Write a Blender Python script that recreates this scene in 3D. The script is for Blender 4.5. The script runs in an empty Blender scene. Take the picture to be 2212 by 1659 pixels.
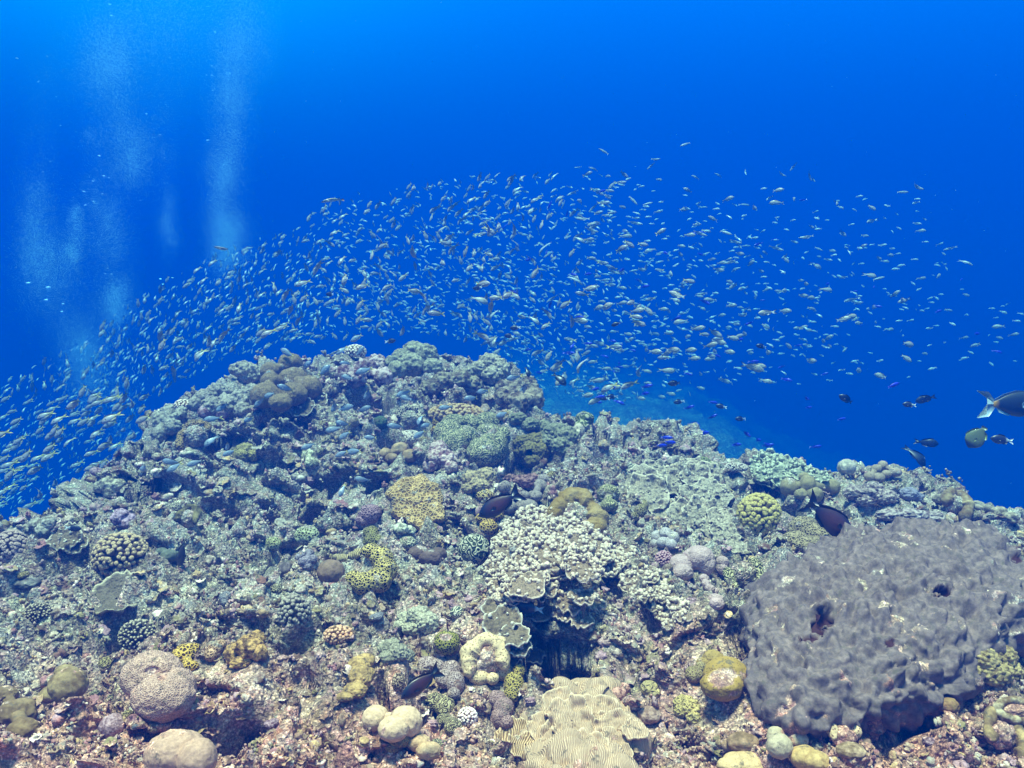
import bpy, bmesh, math, random
import numpy as np
from mathutils import Vector, Matrix
from mathutils.bvhtree import BVHTree

scene = bpy.context.scene
random.seed(7)
RNG = np.random.default_rng(11)

# ------------------------------------------------------------ camera
FPX = 1736.0          # focal length in units of a 2212 px wide picture
PITCH = math.radians(8.8)
cam_d = bpy.data.cameras.new('camera')
cam_d.sensor_width = 36.0
cam_d.lens = 36.0 * FPX / 2212.0
cam_d.clip_start = 0.05
cam_d.clip_end = 600
cam = bpy.data.objects.new('camera', cam_d)
scene.collection.objects.link(cam)
cam.location = (0, 0, 0)
cam.rotation_euler = (math.pi / 2 - PITCH, 0, 0)
scene.camera = cam
RIGHT = np.array([1.0, 0, 0])
FWD = np.array([0, math.cos(PITCH), -math.sin(PITCH)])
UPV = np.array([0, math.sin(PITCH), math.cos(PITCH)])

# ------------------------------------------------------------ world: open blue water seen in every direction
world = bpy.data.worlds.new('World')
scene.world = world
world.use_nodes = True
nt = world.node_tree
nt.nodes.clear()
def nd(t, ty, **kw):
    n = t.nodes.new(ty)
    for k, v in kw.items():
        setattr(n, k, v)
    return n
def lk(t, a, b):
    t.links.new(a, b)
tc = nd(nt, 'ShaderNodeTexCoord')
sx = nd(nt, 'ShaderNodeSeparateXYZ')
lk(nt, tc.outputs['Generated'], sx.inputs[0])
ramp = nd(nt, 'ShaderNodeValToRGB')
mr = nd(nt, 'ShaderNodeMapRange')
mr.inputs['From Min'].default_value = -1
mr.inputs['From Max'].default_value = 1
lk(nt, sx.outputs['Z'], mr.inputs['Value'])
lk(nt, mr.outputs[0], ramp.inputs[0])
WR = [(0.0, (0.000, 0.012, 0.12)), (0.40, (0.000, 0.045, 0.36)), (0.50, (0.000, 0.075, 0.50)),
      (0.58, (0.000, 0.19, 0.90)), (0.65, (0.001, 0.34, 1.4)), (0.78, (0.26, 0.86, 1.35)), (1.0, (1.5, 1.65, 1.55))]
e = ramp.color_ramp.elements
e[0].position, e[0].color = WR[0][0], WR[0][1] + (1,)
e[1].position, e[1].color = WR[-1][0], WR[-1][1] + (1,)
for p, c in WR[1:-1]:
    q = e.new(p); q.color = c + (1,)
# the lit water under the surface glare, up and to the left
dotn = nd(nt, 'ShaderNodeVectorMath', operation='DOT_PRODUCT')
lk(nt, tc.outputs['Generated'], dotn.inputs[0])
gd = Vector((-0.37, 0.83, 0.42)).normalized()
dotn.inputs[1].default_value = gd
pw = nd(nt, 'ShaderNodeMath', operation='POWER'); pw.inputs[1].default_value = 24
cl = nd(nt, 'ShaderNodeMath', operation='MAXIMUM'); cl.inputs[1].default_value = 0
lk(nt, dotn.outputs['Value'], cl.inputs[0]); lk(nt, cl.outputs[0], pw.inputs[0])
glow = nd(nt, 'ShaderNodeMix', data_type='RGBA', blend_type='ADD')
sc = nd(nt, 'ShaderNodeMath', operation='MULTIPLY'); sc.inputs[1].default_value = 1.0
lk(nt, pw.outputs[0], sc.inputs[0])
lk(nt, sc.outputs[0], glow.inputs[0])
lk(nt, ramp.outputs[0], glow.inputs[6])
glow.inputs[7].default_value = (0.0, 0.50, 0.6, 1)
bg = nd(nt, 'ShaderNodeBackground'); bg.inputs['Strength'].default_value = 0.295
lk(nt, glow.outputs[2], bg.inputs['Color'])
wo = nd(nt, 'ShaderNodeOutputWorld')
lk(nt, bg.outputs[0], wo.inputs['Surface'])

# ------------------------------------------------------------ sun (softened by the rippled surface)
sun_d = bpy.data.lights.new('sun', 'SUN')
sun_d.energy = 5.0
sun_d.angle = math.radians(10)
sun_d.color = (1.0, 0.71, 0.54)
sun = bpy.data.objects.new('sun', sun_d)
scene.collection.objects.link(sun)
sun_dir = Vector((0.13, 0.09, -1.0)).normalized()       # light travels this way
sun.rotation_euler = sun_dir.to_track_quat('-Z', 'Y').to_euler()

scene.view_settings.view_transform = 'Standard'
scene.view_settings.look = 'None'
scene.view_settings.exposure = 2.0
scene.view_settings.gamma = 1
cy = scene.cycles
cy.max_bounces = 4
cy.diffuse_bounces = 2
cy.glossy_bounces = 2
cy.transmission_bounces = 3
cy.transparent_max_bounces = 8
cy.volume_bounces = 1
cy.use_denoising = True
cy.sample_clamp_indirect = 4
try:
    cy.denoiser = 'OPENIMAGEDENOISE'
    cy.denoising_prefilter = 'ACCURATE'
except Exception:
    pass

# ------------------------------------------------------------ helpers
def rays(px, py):
    px = np.asarray(px, float); py = np.asarray(py, float)
    return (FWD[None, :] + RIGHT[None, :] * ((px - 1106) / FPX)[..., None].reshape(-1, 1)
            + UPV[None, :] * ((829.5 - py) / FPX)[..., None].reshape(-1, 1))
def at(px, py, d):
    return FWD * d + RIGHT * ((px - 1106) / FPX * d) + UPV * ((829.5 - py) / FPX * d)

def _hash(ix, iy, iz, seed):
    h = (ix.astype(np.int64) * 374761393 + iy.astype(np.int64) * 668265263 + iz.astype(np.int64) * 2147483647 + seed * 974634777) & 0xFFFFFFFF
    h = ((h ^ (h >> 13)) * 1274126177) & 0xFFFFFFFF
    h = (h ^ (h >> 16)) & 0xFFFFFFFF
    h = (h * 2246822519) & 0xFFFFFFFF
    return h ^ (h >> 15)
def vnoise(P, seed=0):
    """smooth value noise in -1..1"""
    I = np.floor(P).astype(np.int64); f = P - I
    f = f * f * f * (f * (f * 6 - 15) + 10)
    out = np.zeros(len(P))
    for dx in (0, 1):
        wx = f[:, 0] if dx else 1 - f[:, 0]
        for dy in (0, 1):
            wy = f[:, 1] if dy else 1 - f[:, 1]
            for dz in (0, 1):
                wz = f[:, 2] if dz else 1 - f[:, 2]
                h = _hash(I[:, 0] + dx, I[:, 1] + dy, I[:, 2] + dz, seed)
                out += (h / 4294967295.0 * 2 - 1) * wx * wy * wz
    return out
def fbm(P, octv=4, seed=0, gain=0.5):
    a, s, o = 1.0, 0.0, np.zeros(len(P))
    for k in range(octv):
        o += a * vnoise(P * 2 ** k + 17.3 * k, seed + k); s += a; a *= gain
    return o / s
def worley(P, seed=0):
    """F1, F2 and a random number per nearest cell"""
    n = len(P)
    F1 = np.full(n, 9.0); F2 = np.full(n, 9.0); ID = np.zeros(n)
    I = np.floor(P).astype(np.int64)
    for dx in (-1, 0, 1):
        for dy in (-1, 0, 1):
            for dz in (-1, 0, 1):
                cx, cyy, cz = I[:, 0] + dx, I[:, 1] + dy, I[:, 2] + dz
                h = _hash(cx, cyy, cz, seed)
                qx = cx + (h & 1023) / 1023.0; qy = cyy + ((h >> 10) & 1023) / 1023.0; qz = cz + ((h >> 20) & 1023) / 1023.0
                d = np.sqrt((P[:, 0] - qx) ** 2 + (P[:, 1] - qy) ** 2 + (P[:, 2] - qz) ** 2)
                m = d < F1
                F2 = np.where(m, F1, np.minimum(F2, d))
                ID = np.where(m, ((h * 2654435761) & 0xFFFFFF) / 16777215.0, ID)
                F1 = np.where(m, d, F1)
    return F1, F2, ID
def sstep(a, b, x):
    t = np.clip((x - a) / (b - a), 0, 1)
    return t * t * (3 - 2 * t)

def make_mesh(name, V, Fs, mats, smooth=True, attrs=None, cols=None, mi=None):
    me = bpy.data.meshes.new(name)
    V = np.asarray(V, np.float32)
    if not isinstance(Fs, list):
        Fs = [Fs]
    Fs = [np.asarray(f, np.int32) for f in Fs if len(f)]
    nf = sum(len(f) for f in Fs)
    tot = np.concatenate([np.full(len(f), f.shape[1], np.int32) for f in Fs])
    start = np.concatenate([[0], np.cumsum(tot)[:-1]]).astype(np.int32)
    loops = np.concatenate([f.ravel() for f in Fs])
    me.vertices.add(len(V)); me.vertices.foreach_set('co', V.ravel())
    me.loops.add(len(loops)); me.loops.foreach_set('vertex_index', loops)
    me.polygons.add(nf); me.polygons.foreach_set('loop_start', start)
    try:
        me.polygons.foreach_set('loop_total', tot)
    except Exception:
        pass
    me.polygons.foreach_set('use_smooth', np.full(nf, smooth))
    for m in (mats if isinstance(mats, (list, tuple)) else [mats]):
        me.materials.append(m)
    if mi is not None:
        me.polygons.foreach_set('material_index', np.asarray(mi, np.int32))
    me.update(calc_edges=True)
    if attrs:
        for k, a in attrs.items():
            at_ = me.attributes.new(k, 'FLOAT', 'POINT')
            at_.data.foreach_set('value', np.asarray(a, np.float32))
    if cols is not None:
        ca = me.attributes.new('tint', 'FLOAT_COLOR', 'POINT')
        c4 = np.ones((len(V), 4), np.float32); c4[:, :3] = cols
        ca.data.foreach_set('color', c4.ravel())
    return me
def link(name, me, parent=None, loc=None):
    o = bpy.data.objects.new(name, me)
    scene.collection.objects.link(o)
    if loc is not None: o.location = loc
    if parent is not None: o.parent = parent
    return o
def tag(o, label=None, cat=None, group=None, kind=None):
    if label: o['label'] = label
    if cat: o['category'] = cat
    if group: o['group'] = group
    if kind: o['kind'] = kind
    return o

_ico = {}
def ico(s):
    if s not in _ico:
        bm = bmesh.new()
        bmesh.ops.create_icosphere(bm, subdivisions=s, radius=1)
        V = np.array([v.co[:] for v in bm.verts]); F = np.array([[v.index for v in f.verts] for f in bm.faces])
        bm.free(); _ico[s] = (V, F)
    return _ico[s]
def join(parts):
    """parts: list of (V, F) or (V, F, attr) with same face size"""
    Vs, Fs, As, o = [], [], [], 0
    for p in parts:
        Vs.append(p[0]); Fs.append(p[1] + o); As.append(p[2] if len(p) > 2 else np.zeros(len(p[0]))); o += len(p[0])
    return np.concatenate(Vs), np.concatenate(Fs), np.concatenate(As)

# ------------------------------------------------------------ materials
def new_mat(name):
    m = bpy.data.materials.new(name); m.use_nodes = True
    t = m.node_tree; t.nodes.clear()
    out = nd(t, 'ShaderNodeOutputMaterial')
    b = nd(t, 'ShaderNodeBsdfPrincipled')
    b.inputs['Roughness'].default_value = 0.8
    b.inputs['Specular IOR Level'].default_value = 0.15
    lk(t, b.outputs[0], out.inputs['Surface'])
    return m, t, b
def rampn(t, fac, stops, interp='LINEAR'):
    r = nd(t, 'ShaderNodeValToRGB'); r.color_ramp.interpolation = interp
    e = r.color_ramp.elements
    e[0].position, e[0].color = stops[0][0], tuple(stops[0][1]) + (1,)
    e[1].position, e[1].color = stops[-1][0], tuple(stops[-1][1]) + (1,)
    for p, c in stops[1:-1]:
        q = e.new(p); q.color = tuple(c) + (1,)
    lk(t, fac, r.inputs[0])
    return r.outputs[0]
def mixc(t, fac, a, b, mode='MIX'):
    m = nd(t, 'ShaderNodeMix', data_type='RGBA', blend_type=mode)
    for s, v in ((0, fac), (6, a), (7, b)):
        if hasattr(v, 'links') or hasattr(v, 'is_linked'): lk(t, v, m.inputs[s])
        elif s == 0: m.inputs[s].default_value = v
        else: m.inputs[s].default_value = tuple(v) + (1,)
    return m.outputs[2]
def mth(t, op, a, b=None, c=None):
    m = nd(t, 'ShaderNodeMath', operation=op)
    for i, v in enumerate((a, b, c)):
        if v is None: continue
        if hasattr(v, 'is_linked'): lk(t, v, m.inputs[i])
        else: m.inputs[i].default_value = v
    return m.outputs[0]
def noise(t, vec, scale, detail=3, rough=0.55, dist=0.0):
    n = nd(t, 'ShaderNodeTexNoise'); n.inputs['Scale'].default_value = scale
    n.inputs['Detail'].default_value = detail; n.inputs['Roughness'].default_value = rough
    n.inputs['Distortion'].default_value = dist
    lk(t, vec, n.inputs['Vector']); return n.outputs['Fac']
def voro(t, vec, scale, feature='F1', out='Distance'):
    n = nd(t, 'ShaderNodeTexVoronoi', feature=feature); n.inputs['Scale'].default_value = scale
    lk(t, vec, n.inputs['Vector']); return n.outputs[out]
def bump(t, b, h, strength, dist, normal=None):
    n = nd(t, 'ShaderNodeBump'); n.inputs['Strength'].default_value = strength; n.inputs['Distance'].default_value = dist
    lk(t, h, n.inputs['Height'])
    if normal is not None: lk(t, normal, n.inputs['Normal'])
    if b is not None: lk(t, n.outputs[0], b.inputs['Normal'])
    return n.outputs[0]

# reef rock: crusts of many colours, turf, pale dead patches
PAL = [(0.00, (0.055, 0.040, 0.040)), (0.10, (0.20, 0.14, 0.14)), (0.22, (0.30, 0.25, 0.20)), (0.34, (0.12, 0.10, 0.075)),
       (0.44, (0.42, 0.40, 0.34)), (0.54, (0.28, 0.22, 0.28)), (0.62, (0.16, 0.17, 0.10)), (0.70, (0.55, 0.53, 0.48)),
       (0.80, (0.36, 0.25, 0.30)), (0.88, (0.22, 0.12, 0.09)), (0.95, (0.66, 0.66, 0.62)), (1.0, (0.34, 0.33, 0.20))]
PAL = [(p, tuple(min(0.85, a * b) for a, b in zip(c, (1.42, 1.12, 0.92)))) for p, c in PAL]
def rock_colour(t, vec, s=1.0):
    wz = nd(t, 'ShaderNodeTexNoise'); wz.inputs['Scale'].default_value = 22 * s; wz.inputs['Detail'].default_value = 3
    lk(t, vec, wz.inputs['Vector'])
    wv = nd(t, 'ShaderNodeVectorMath', operation='MULTIPLY_ADD')
    lk(t, wz.outputs['Color'], wv.inputs[0]); wv.inputs[1].default_value = (0.05 / s,) * 3; lk(t, vec, wv.inputs[2])
    v1 = voro(t, wv.outputs[0], 26 * s, out='Color'); v2 = voro(t, wv.outputs[0], 75 * s, out='Color')
    s1 = nd(t, 'ShaderNodeSeparateColor'); lk(t, v1, s1.inputs[0])
    s2 = nd(t, 'ShaderNodeSeparateColor'); lk(t, v2, s2.inputs[0])
    c1 = rampn(t, s1.outputs[0], PAL); c2 = rampn(t, s2.outputs[1], PAL)
    big = noise(t, vec, 4.5 * s, 4)
    turf = rampn(t, big, [(0.0, (0.10, 0.085, 0.075)), (0.45, (0.13, 0.115, 0.085)), (0.55, (0.30, 0.28, 0.25)), (1.0, (0.42, 0.40, 0.37))])
    c = mixc(t, 0.5, c1, c2)
    c = mixc(t, mth(t, 'MULTIPLY', s2.outputs[2], 0.75), c, turf)
    sp = noise(t, vec, 130 * s, 2, 0.7)
    spk = rampn(t, sp, [(0.0, (0.35,) * 3), (0.42, (0.62,) * 3), (0.55, (1.0,) * 3), (0.66, (1.9,) * 3), (1.0, (2.4,) * 3)])
    c = mixc(t, 1.0, c, spk, 'MULTIPLY')
    # pink coralline crust and rusty turf take over on the nearer shelf
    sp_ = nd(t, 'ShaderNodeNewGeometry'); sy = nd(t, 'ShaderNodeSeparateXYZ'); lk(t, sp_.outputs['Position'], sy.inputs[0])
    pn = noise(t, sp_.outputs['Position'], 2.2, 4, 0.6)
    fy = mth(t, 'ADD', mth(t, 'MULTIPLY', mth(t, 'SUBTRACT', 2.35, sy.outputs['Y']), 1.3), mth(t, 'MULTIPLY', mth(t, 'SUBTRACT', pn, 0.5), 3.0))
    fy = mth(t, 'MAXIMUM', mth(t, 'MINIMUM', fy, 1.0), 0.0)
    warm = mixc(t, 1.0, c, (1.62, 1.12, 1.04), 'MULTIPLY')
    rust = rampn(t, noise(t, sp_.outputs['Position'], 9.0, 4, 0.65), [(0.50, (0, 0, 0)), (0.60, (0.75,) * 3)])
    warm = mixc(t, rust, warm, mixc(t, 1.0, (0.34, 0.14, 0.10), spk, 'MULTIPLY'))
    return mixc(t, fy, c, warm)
def rock_mat(name, s=1.0, tint=None):
    m, t, b = new_mat(name)
    g = nd(t, 'ShaderNodeNewGeometry'); vec = g.outputs['Position']
    c = rock_colour(t, vec, s)
    if tint is not None: c = mixc(t, 1.0, c, tint, 'MULTIPLY')
    lk(t, c, b.inputs['Base Color'])
    n1 = bump(t, None, noise(t, vec, 60 * s, 4, 0.65), 0.9, 0.02 / s)
    bump(t, b, voro(t, vec, 110 * s), 0.7, 0.008 / s, n1)
    b.inputs['Roughness'].default_value = 0.85
    return m
ROCK = rock_mat('reef_rock')

def coral_mat(name, kind, c1, c2, cell=0.02, rough=0.75, vary=0.25, dead=False, tip=None):
    """c1 the ridges or skin, c2 the pits; cell in metres"""
    fix = lambda c: None if c is None else tuple(0.90 * f * x ** 1.42 for x, f in zip(c, (1.24, 0.96, 0.86)))
    c1, c2, tip = fix(c1), fix(c2), fix(tip)
    m, t, b = new_mat(name)
    tcn = nd(t, 'ShaderNodeTexCoord'); vec = tcn.outputs['Object']
    S = 1.0 / cell
    lowf = noise(t, vec, 0.22 * S, 3)
    nrm = None
    if kind == 'cells':
        wz = nd(t, 'ShaderNodeTexNoise'); wz.inputs['Scale'].default_value = S * 0.8; lk(t, vec, wz.inputs['Vector'])
        wv = nd(t, 'ShaderNodeVectorMath', operation='MULTIPLY_ADD'); lk(t, wz.outputs['Color'], wv.inputs[0])
        wv.inputs[1].default_value = (0.55 * cell,) * 3; lk(t, vec, wv.inputs[2])
        d = voro(t, wv.outputs[0], S, 'DISTANCE_TO_EDGE')
        col = rampn(t, d, [(0.0, c1), (0.06, c1), (0.22, c2), (1.0, tuple(x * 0.8 for x in c2))])
        h = rampn(t, d, [(0.0, (1, 1, 1)), (0.10, (0.85,) * 3), (0.28, (0.1,) * 3), (1.0, (0, 0, 0))])
        nrm = bump(t, None, h, 0.9, cell * 0.5)
    elif kind == 'dots':
        d = voro(t, vec, S)
        col = rampn(t, d, [(0.0, c2), (0.24, c2), (0.36, c1), (1.0, c1)])
        h = rampn(t, d, [(0.0, (0, 0, 0)), (0.35, (0.8,) * 3), (1.0, (1, 1, 1))])
        nrm = bump(t, None, h, 0.7, cell * 0.3)
    elif kind == 'meander':
        n = nd(t, 'ShaderNodeTexNoise'); n.inputs['Scale'].default_value = 0.55 * S; n.inputs['Detail'].default_value = 0.3
        lk(t, vec, n.inputs['Vector'])
        f = mth(t, 'SINE', mth(t, 'MULTIPLY', n.outputs['Fac'], 34.0))
        f = mth(t, 'MULTIPLY_ADD', f, 0.5, 0.5)
        col = rampn(t, f, [(0.0, c2), (0.35, c2), (0.62, c1), (1.0, c1)])
        nrm = bump(t, None, f, 0.8, cell * 0.4)
    elif kind == 'ridges':
        wt = nd(t, 'ShaderNodeTexWave'); wt.inputs['Scale'].default_value = 0.314 * S; wt.inputs['Distortion'].default_value = 26
        wt.inputs['Detail'].default_value = 2.5; wt.inputs['Detail Scale'].default_value = 0.22
        lk(t, vec, wt.inputs['Vector']); f = wt.outputs['Fac']
        col = rampn(t, f, [(0.0, c2), (0.3, c2), (0.75, c1), (1.0, c1)])
        nrm = bump(t, None, f, 0.9, cell * 0.4)
    elif kind == 'grain':
        d = voro(t, vec, S, 'SMOOTH_F1')
        d2 = noise(t, vec, S * 1.7, 3, 0.7)
        col = mixc(t, rampn(t, d2, [(0.35, (0, 0, 0)), (0.6, (1, 1, 1))]), c2, c1)
        h = mth(t, 'SUBTRACT', 1.0, d)
        nrm = bump(t, None, h, 0.9, cell * 0.7)
        nrm = bump(t, None, d2, 0.6, cell * 0.4, nrm)
    elif kind == 'patchy':
        d2 = noise(t, vec, S * 0.6, 4, 0.65)
        col = mixc(t, rampn(t, d2, [(0.42, (0, 0, 0)), (0.56, (1, 1, 1))]), c2, c1)
        nrm = bump(t, None, noise(t, vec, S, 4, 0.7), 0.8, cell * 0.6)
    else:  # smooth skin
        d2 = noise(t, vec, S, 3, 0.6)
        col = mixc(t, rampn(t, noise(t, vec, S * 0.3, 3), [(0.38, (0, 0, 0)), (0.66, (1, 1, 1))]), c2, c1)
        fine = rampn(t, d2, [(0.3, (0.82,) * 3), (0.7, (1.15,) * 3)])
        col = mixc(t, 1.0, col, fine, 'MULTIPLY')
        nrm = bump(t, None, d2, 0.55, cell * 0.3)
    v = rampn(t, lowf, [(0.25, (1 - vary,) * 3), (0.75, (1 + vary,) * 3)])
    col = mixc(t, 1.0, col, v, 'MULTIPLY')
    # encrusted specks of sediment and algae
    g = nd(t, 'ShaderNodeNewGeometry')
    spn = noise(t, g.outputs['Position'], 38, 5, 0.7)
    if kind in ('cells', 'dots', 'smooth', 'meander', 'ridges'):
        dn = noise(t, g.outputs['Position'], 15, 4, 0.6)
        col = mixc(t, rampn(t, dn, [(0.60, (0, 0, 0)), (0.64, (0.9,) * 3)]), col, rock_colour(t, g.outputs['Position'], 1.3))
    col = mixc(t, rampn(t, spn, [(0.57, (0, 0, 0)), (0.66, (0.75,) * 3)]), col, (0.10, 0.075, 0.055))
    if tip is not None:
        a = nd(t, 'ShaderNodeAttribute'); a.attribute_name = 'mask'
        col = mixc(t, a.outputs['Fac'], col, tip)
    if dead:
        a = nd(t, 'ShaderNodeAttribute'); a.attribute_name = 'mask'
        col = mixc(t, a.outputs['Fac'], col, rock_colour(t, g.outputs['Position'], 1.6))
    lk(t, col, b.inputs['Base Color'])
    if nrm is not None: lk(t, nrm, b.inputs['Normal'])
    b.inputs['Roughness'].default_value = rough
    return m
# ------------------------------------------------------------ the reef: one displaced sheet, a mound that falls away behind
SIL = [(-700, 1420), (-300, 1280), (0, 1155), (70, 1140), (150, 1090), (215, 1055), (290, 1005), (325, 930), (350, 893), (440, 850), (500, 830), (560, 815),
       (640, 800), (700, 800), (770, 772), (830, 775), (870, 768), (930, 768), (990, 785), (1060, 800), (1090, 815), (1155, 855), (1175, 900),
       (1250, 922), (1300, 938), (1400, 925), (1470, 935), (1505, 960), (1525, 990), (1560, 1012), (1640, 1010), (1700, 1015), (1780, 1030),
       (1830, 1030), (1900, 1035), (1960, 1045), (2060, 1083), (2120, 1095), (2212, 1135), (2500, 1240), (3000, 1400)]
DEP = [(680, 5.9), (740, 5.4), (800, 5.0), (850, 4.72), (900, 4.5), (950, 4.2), (1000, 3.95), (1050, 3.72), (1100, 3.45), (1200, 3.0), (1300, 2.62), (1400, 2.32),
       (1500, 2.06), (1600, 1.88), (1659, 1.79), (1800, 1.58), (2000, 1.35), (2300, 1.15)]
NC, NR, NB = 1280, 820, 150
pxs = np.linspace(-620, 2840, NC)
S = np.interp(pxs, [a for a, b in SIL], [b for a, b in SIL])
k = np.ones(5) / 5.0
S = np.convolve(np.pad(S, 2, 'edge'), k, 'valid')
tt = np.linspace(0, 1, NR)
PY = 2200 + (S[None, :] - 2200) * tt[:, None]            # rows bottom to top
PX = np.repeat(pxs[None, :], NR, 0)
D = np.interp(PY.ravel(), [a for a, b in DEP], [b for a, b in DEP]).reshape(PY.shape)
D = D + 0.38 * np.exp(-(PY - S[None, :]) / 16.0) + 0.0
PT = (FWD[None, None] * D[..., None] + RIGHT[None, None] * ((PX - 1106) / FPX * D)[..., None] + UPV[None, None] * ((829.5 - PY) / FPX * D)[..., None])
tb = np.linspace(0, 1, NB + 1)[1:]
back = np.zeros((NB, NC, 3))
yb = 0.10 * tb * 10 * 0.35 + 2.6 * tb ** 1.3
zb = -2.4 * tb ** 1.2 - 0.6 * tb
back[..., 0] = PT[-1, :, 0][None] * (1 + 0.1 * tb[:, None])
back[..., 1] = PT[-1, :, 1][None] + yb[:, None]
back[..., 2] = PT[-1, :, 2][None] + zb[:, None]
G = np.concatenate([PT, back], 0)
R_ = G.shape[0]
def grid_normals(G):
    du = np.gradient(G, axis=1); dv = np.gradient(G, axis=0)
    n = np.cross(du, dv); n /= np.linalg.norm(n, axis=2, keepdims=True) + 1e-12
    return n
def blur(A, r):
    for ax in (0, 1):
        c = np.cumsum(np.pad(A, [(r + 1, r) if i == ax else (0, 0) for i in range(A.ndim)], 'edge'), axis=ax)
        A = (np.take(c, range(2 * r + 1, c.shape[ax]), ax) - np.take(c, range(0, c.shape[ax] - 2 * r - 1), ax)) / (2 * r + 1)
    return A
N = grid_normals(blur(G, 12)); N = blur(N, 8); N /= np.linalg.norm(N, axis=2, keepdims=True)
P = G.reshape(-1, 3).copy()
Nf = N.reshape(-1, 3)
# warp so lumps are not regular
W = np.stack([vnoise(P * 5, 31), vnoise(P * 5, 32), vnoise(P * 5, 33)], 1)
Q = P + 0.05 * W
disp = 0.15 * fbm(P * 2.6, 3, 3)
F1, F2, ID1 = worley(Q * 6.0, 5)
disp += 0.15 * (0.55 - F1) * (0.4 + 0.9 * ID1)
F1, F2, ID2 = worley(Q * 14.0 + 3.3, 6)
disp += 0.070 * (0.5 - F1 ** 1.3) * (0.25 + 1.2 * ID2)
W2 = np.stack([vnoise(P * 30, 41), vnoise(P * 30, 42), vnoise(P * 30, 43)], 1)
F1, F2, ID3 = worley((P + 0.010 * W2) * 36.0, 7)
rough_mask = 0.45 + 0.55 * sstep(-0.25, 0.3, vnoise(P * 3.1, 77))
disp += 0.021 * (0.6 - F1) * (0.3 + 1.3 * ID3) * rough_mask
F1, F2, ID4 = worley(P * 90.0, 8)
disp += 0.0055 * (0.6 - F1) * (0.3 + ID4) * rough_mask
disp += 0.012 * fbm(P * 45, 2, 9)
# caves, crevices and shaded overhangs: (x, y, half width, half height, angle, depth) in the picture's reach
PITS = [(1208, 1420, 66, 44, 0, 0.36), (1150, 1395, 40, 25, 20, 0.12), (545, 1600, 88, 27, -24, 0.36), (470, 1642, 56, 28, -20, 0.3), (470, 940, 75, 15, -4, 0.20), (560, 960, 70, 16, 6, 0.16), (800, 885, 45, 28, 0, 0.22),
        (760, 870, 30, 20, 0, 0.12), (845, 955, 35, 16, 10, 0.14), (680, 1085, 38, 26, 20, 0.16), (610, 1075, 45, 14, 12, 0.14), (560, 1105, 45, 13, 0, 0.14), (815, 1055, 32, 20, 0, 0.18),
        (745, 1055, 40, 13, -15, 0.1), (620, 1175, 40, 22, -15, 0.12), (590, 1215, 40, 20, -10, 0.12), (280, 1085, 38, 22, 0, 0.22), (90, 1190, 35, 20, 0, 0.12), (165, 1195, 45, 20, -8, 0.12), (1120, 985, 30, 30, 0, 0.2), (1085, 1035, 20, 45, 0, 0.2),
        (1190, 990, 30, 22, 0, 0.13), (1290, 960, 22, 20, 0, 0.1), (1345, 955, 20, 12, 0, 0.1), (1440, 1020, 45, 18, 14, 0.16), (1475, 985, 30, 14, 0, 0.1), (1035, 870, 48, 14, 8, 0.16), (1120, 870, 40, 10, 0, 0.1), (1610, 1165, 36, 26, 0, 0.22), (1660, 1040, 45, 10, 8, 0.14), (1700, 1085, 24, 16, 0, 0.14),
        (1240, 1320, 60, 22, 10, 0.16), (1330, 1290, 50, 30, 20, 0.12), (1430, 1330, 50, 40, 30, 0.12), (1560, 1350, 45, 30, 30, 0.12), (1590, 1420, 24, 30, 0, 0.14), (1775, 1600, 60, 20, 20, 0.10), (2060, 1490, 70, 24, -35, 0.18), (1960, 1545, 60, 20, -15, 0.14), (2190, 1380, 40, 30, -30, 0.2),
        (860, 1520, 40, 14, -10, 0.1), (665, 1540, 30, 20, 0, 0.1), (1050, 1510, 40, 16, 0, 0.12), (250, 1280, 40, 30, 0, 0.12), (270, 1345, 50, 22, 0, 0.14), (60, 1600, 50, 18, -30, 0.12), (130, 1540, 50, 16, -25, 0.12), (1150, 1575, 26, 16, 0, 0.1), (330, 1640, 30, 14, 0, 0.1), (30, 1330, 40, 14, -10, 0.1),
        (985, 1480, 24, 16, 0, 0.1), (1305, 1000, 40, 14, 0, 0.1), (660, 905, 40, 14, 10, 0.1), (430, 1010, 40, 12, 0, 0.12), (520, 1030, 40, 12, 0, 0.10), (350, 1050, 36, 14, 0, 0.12), (720, 960, 40, 16, 10, 0.14), (600, 1010, 50, 14, -8, 0.14), (700, 1040, 40, 14, 10, 0.12), (480, 1075, 50, 14, -5, 0.12), (640, 940, 40, 12, 0, 0.12), (900, 1010, 24, 16, 0, 0.12), (395, 960, 30, 14, 0, 0.12), (740, 1130, 30, 14, 0, 0.1), (990, 1140, 20, 14, 0, 0.1)]
PXa = np.concatenate([PX, np.repeat(pxs[None], NB, 0)], 0).ravel()
PYa = np.concatenate([PY, np.full((NB, NC), -9999.0)], 0).ravel()
wx = 9 * vnoise(P * 9, 51); wy = 9 * vnoise(P * 9, 52)
pit = np.zeros(len(P))
for (cx, cy_, hw, hh, an, dp) in PITS:
    a = math.radians(an); u = PXa + wx - cx; v = PYa + wy - cy_
    uu = (u * math.cos(a) + v * math.sin(a)) / hw; vv = (-u * math.sin(a) + v * math.cos(a)) / hh
    pit = np.maximum(pit, dp * 1.5 * (1 - sstep(0.45, 1.25, np.sqrt(uu * uu + vv * vv))))
disp = disp - pit
P = P + Nf * disp[:, None]
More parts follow.
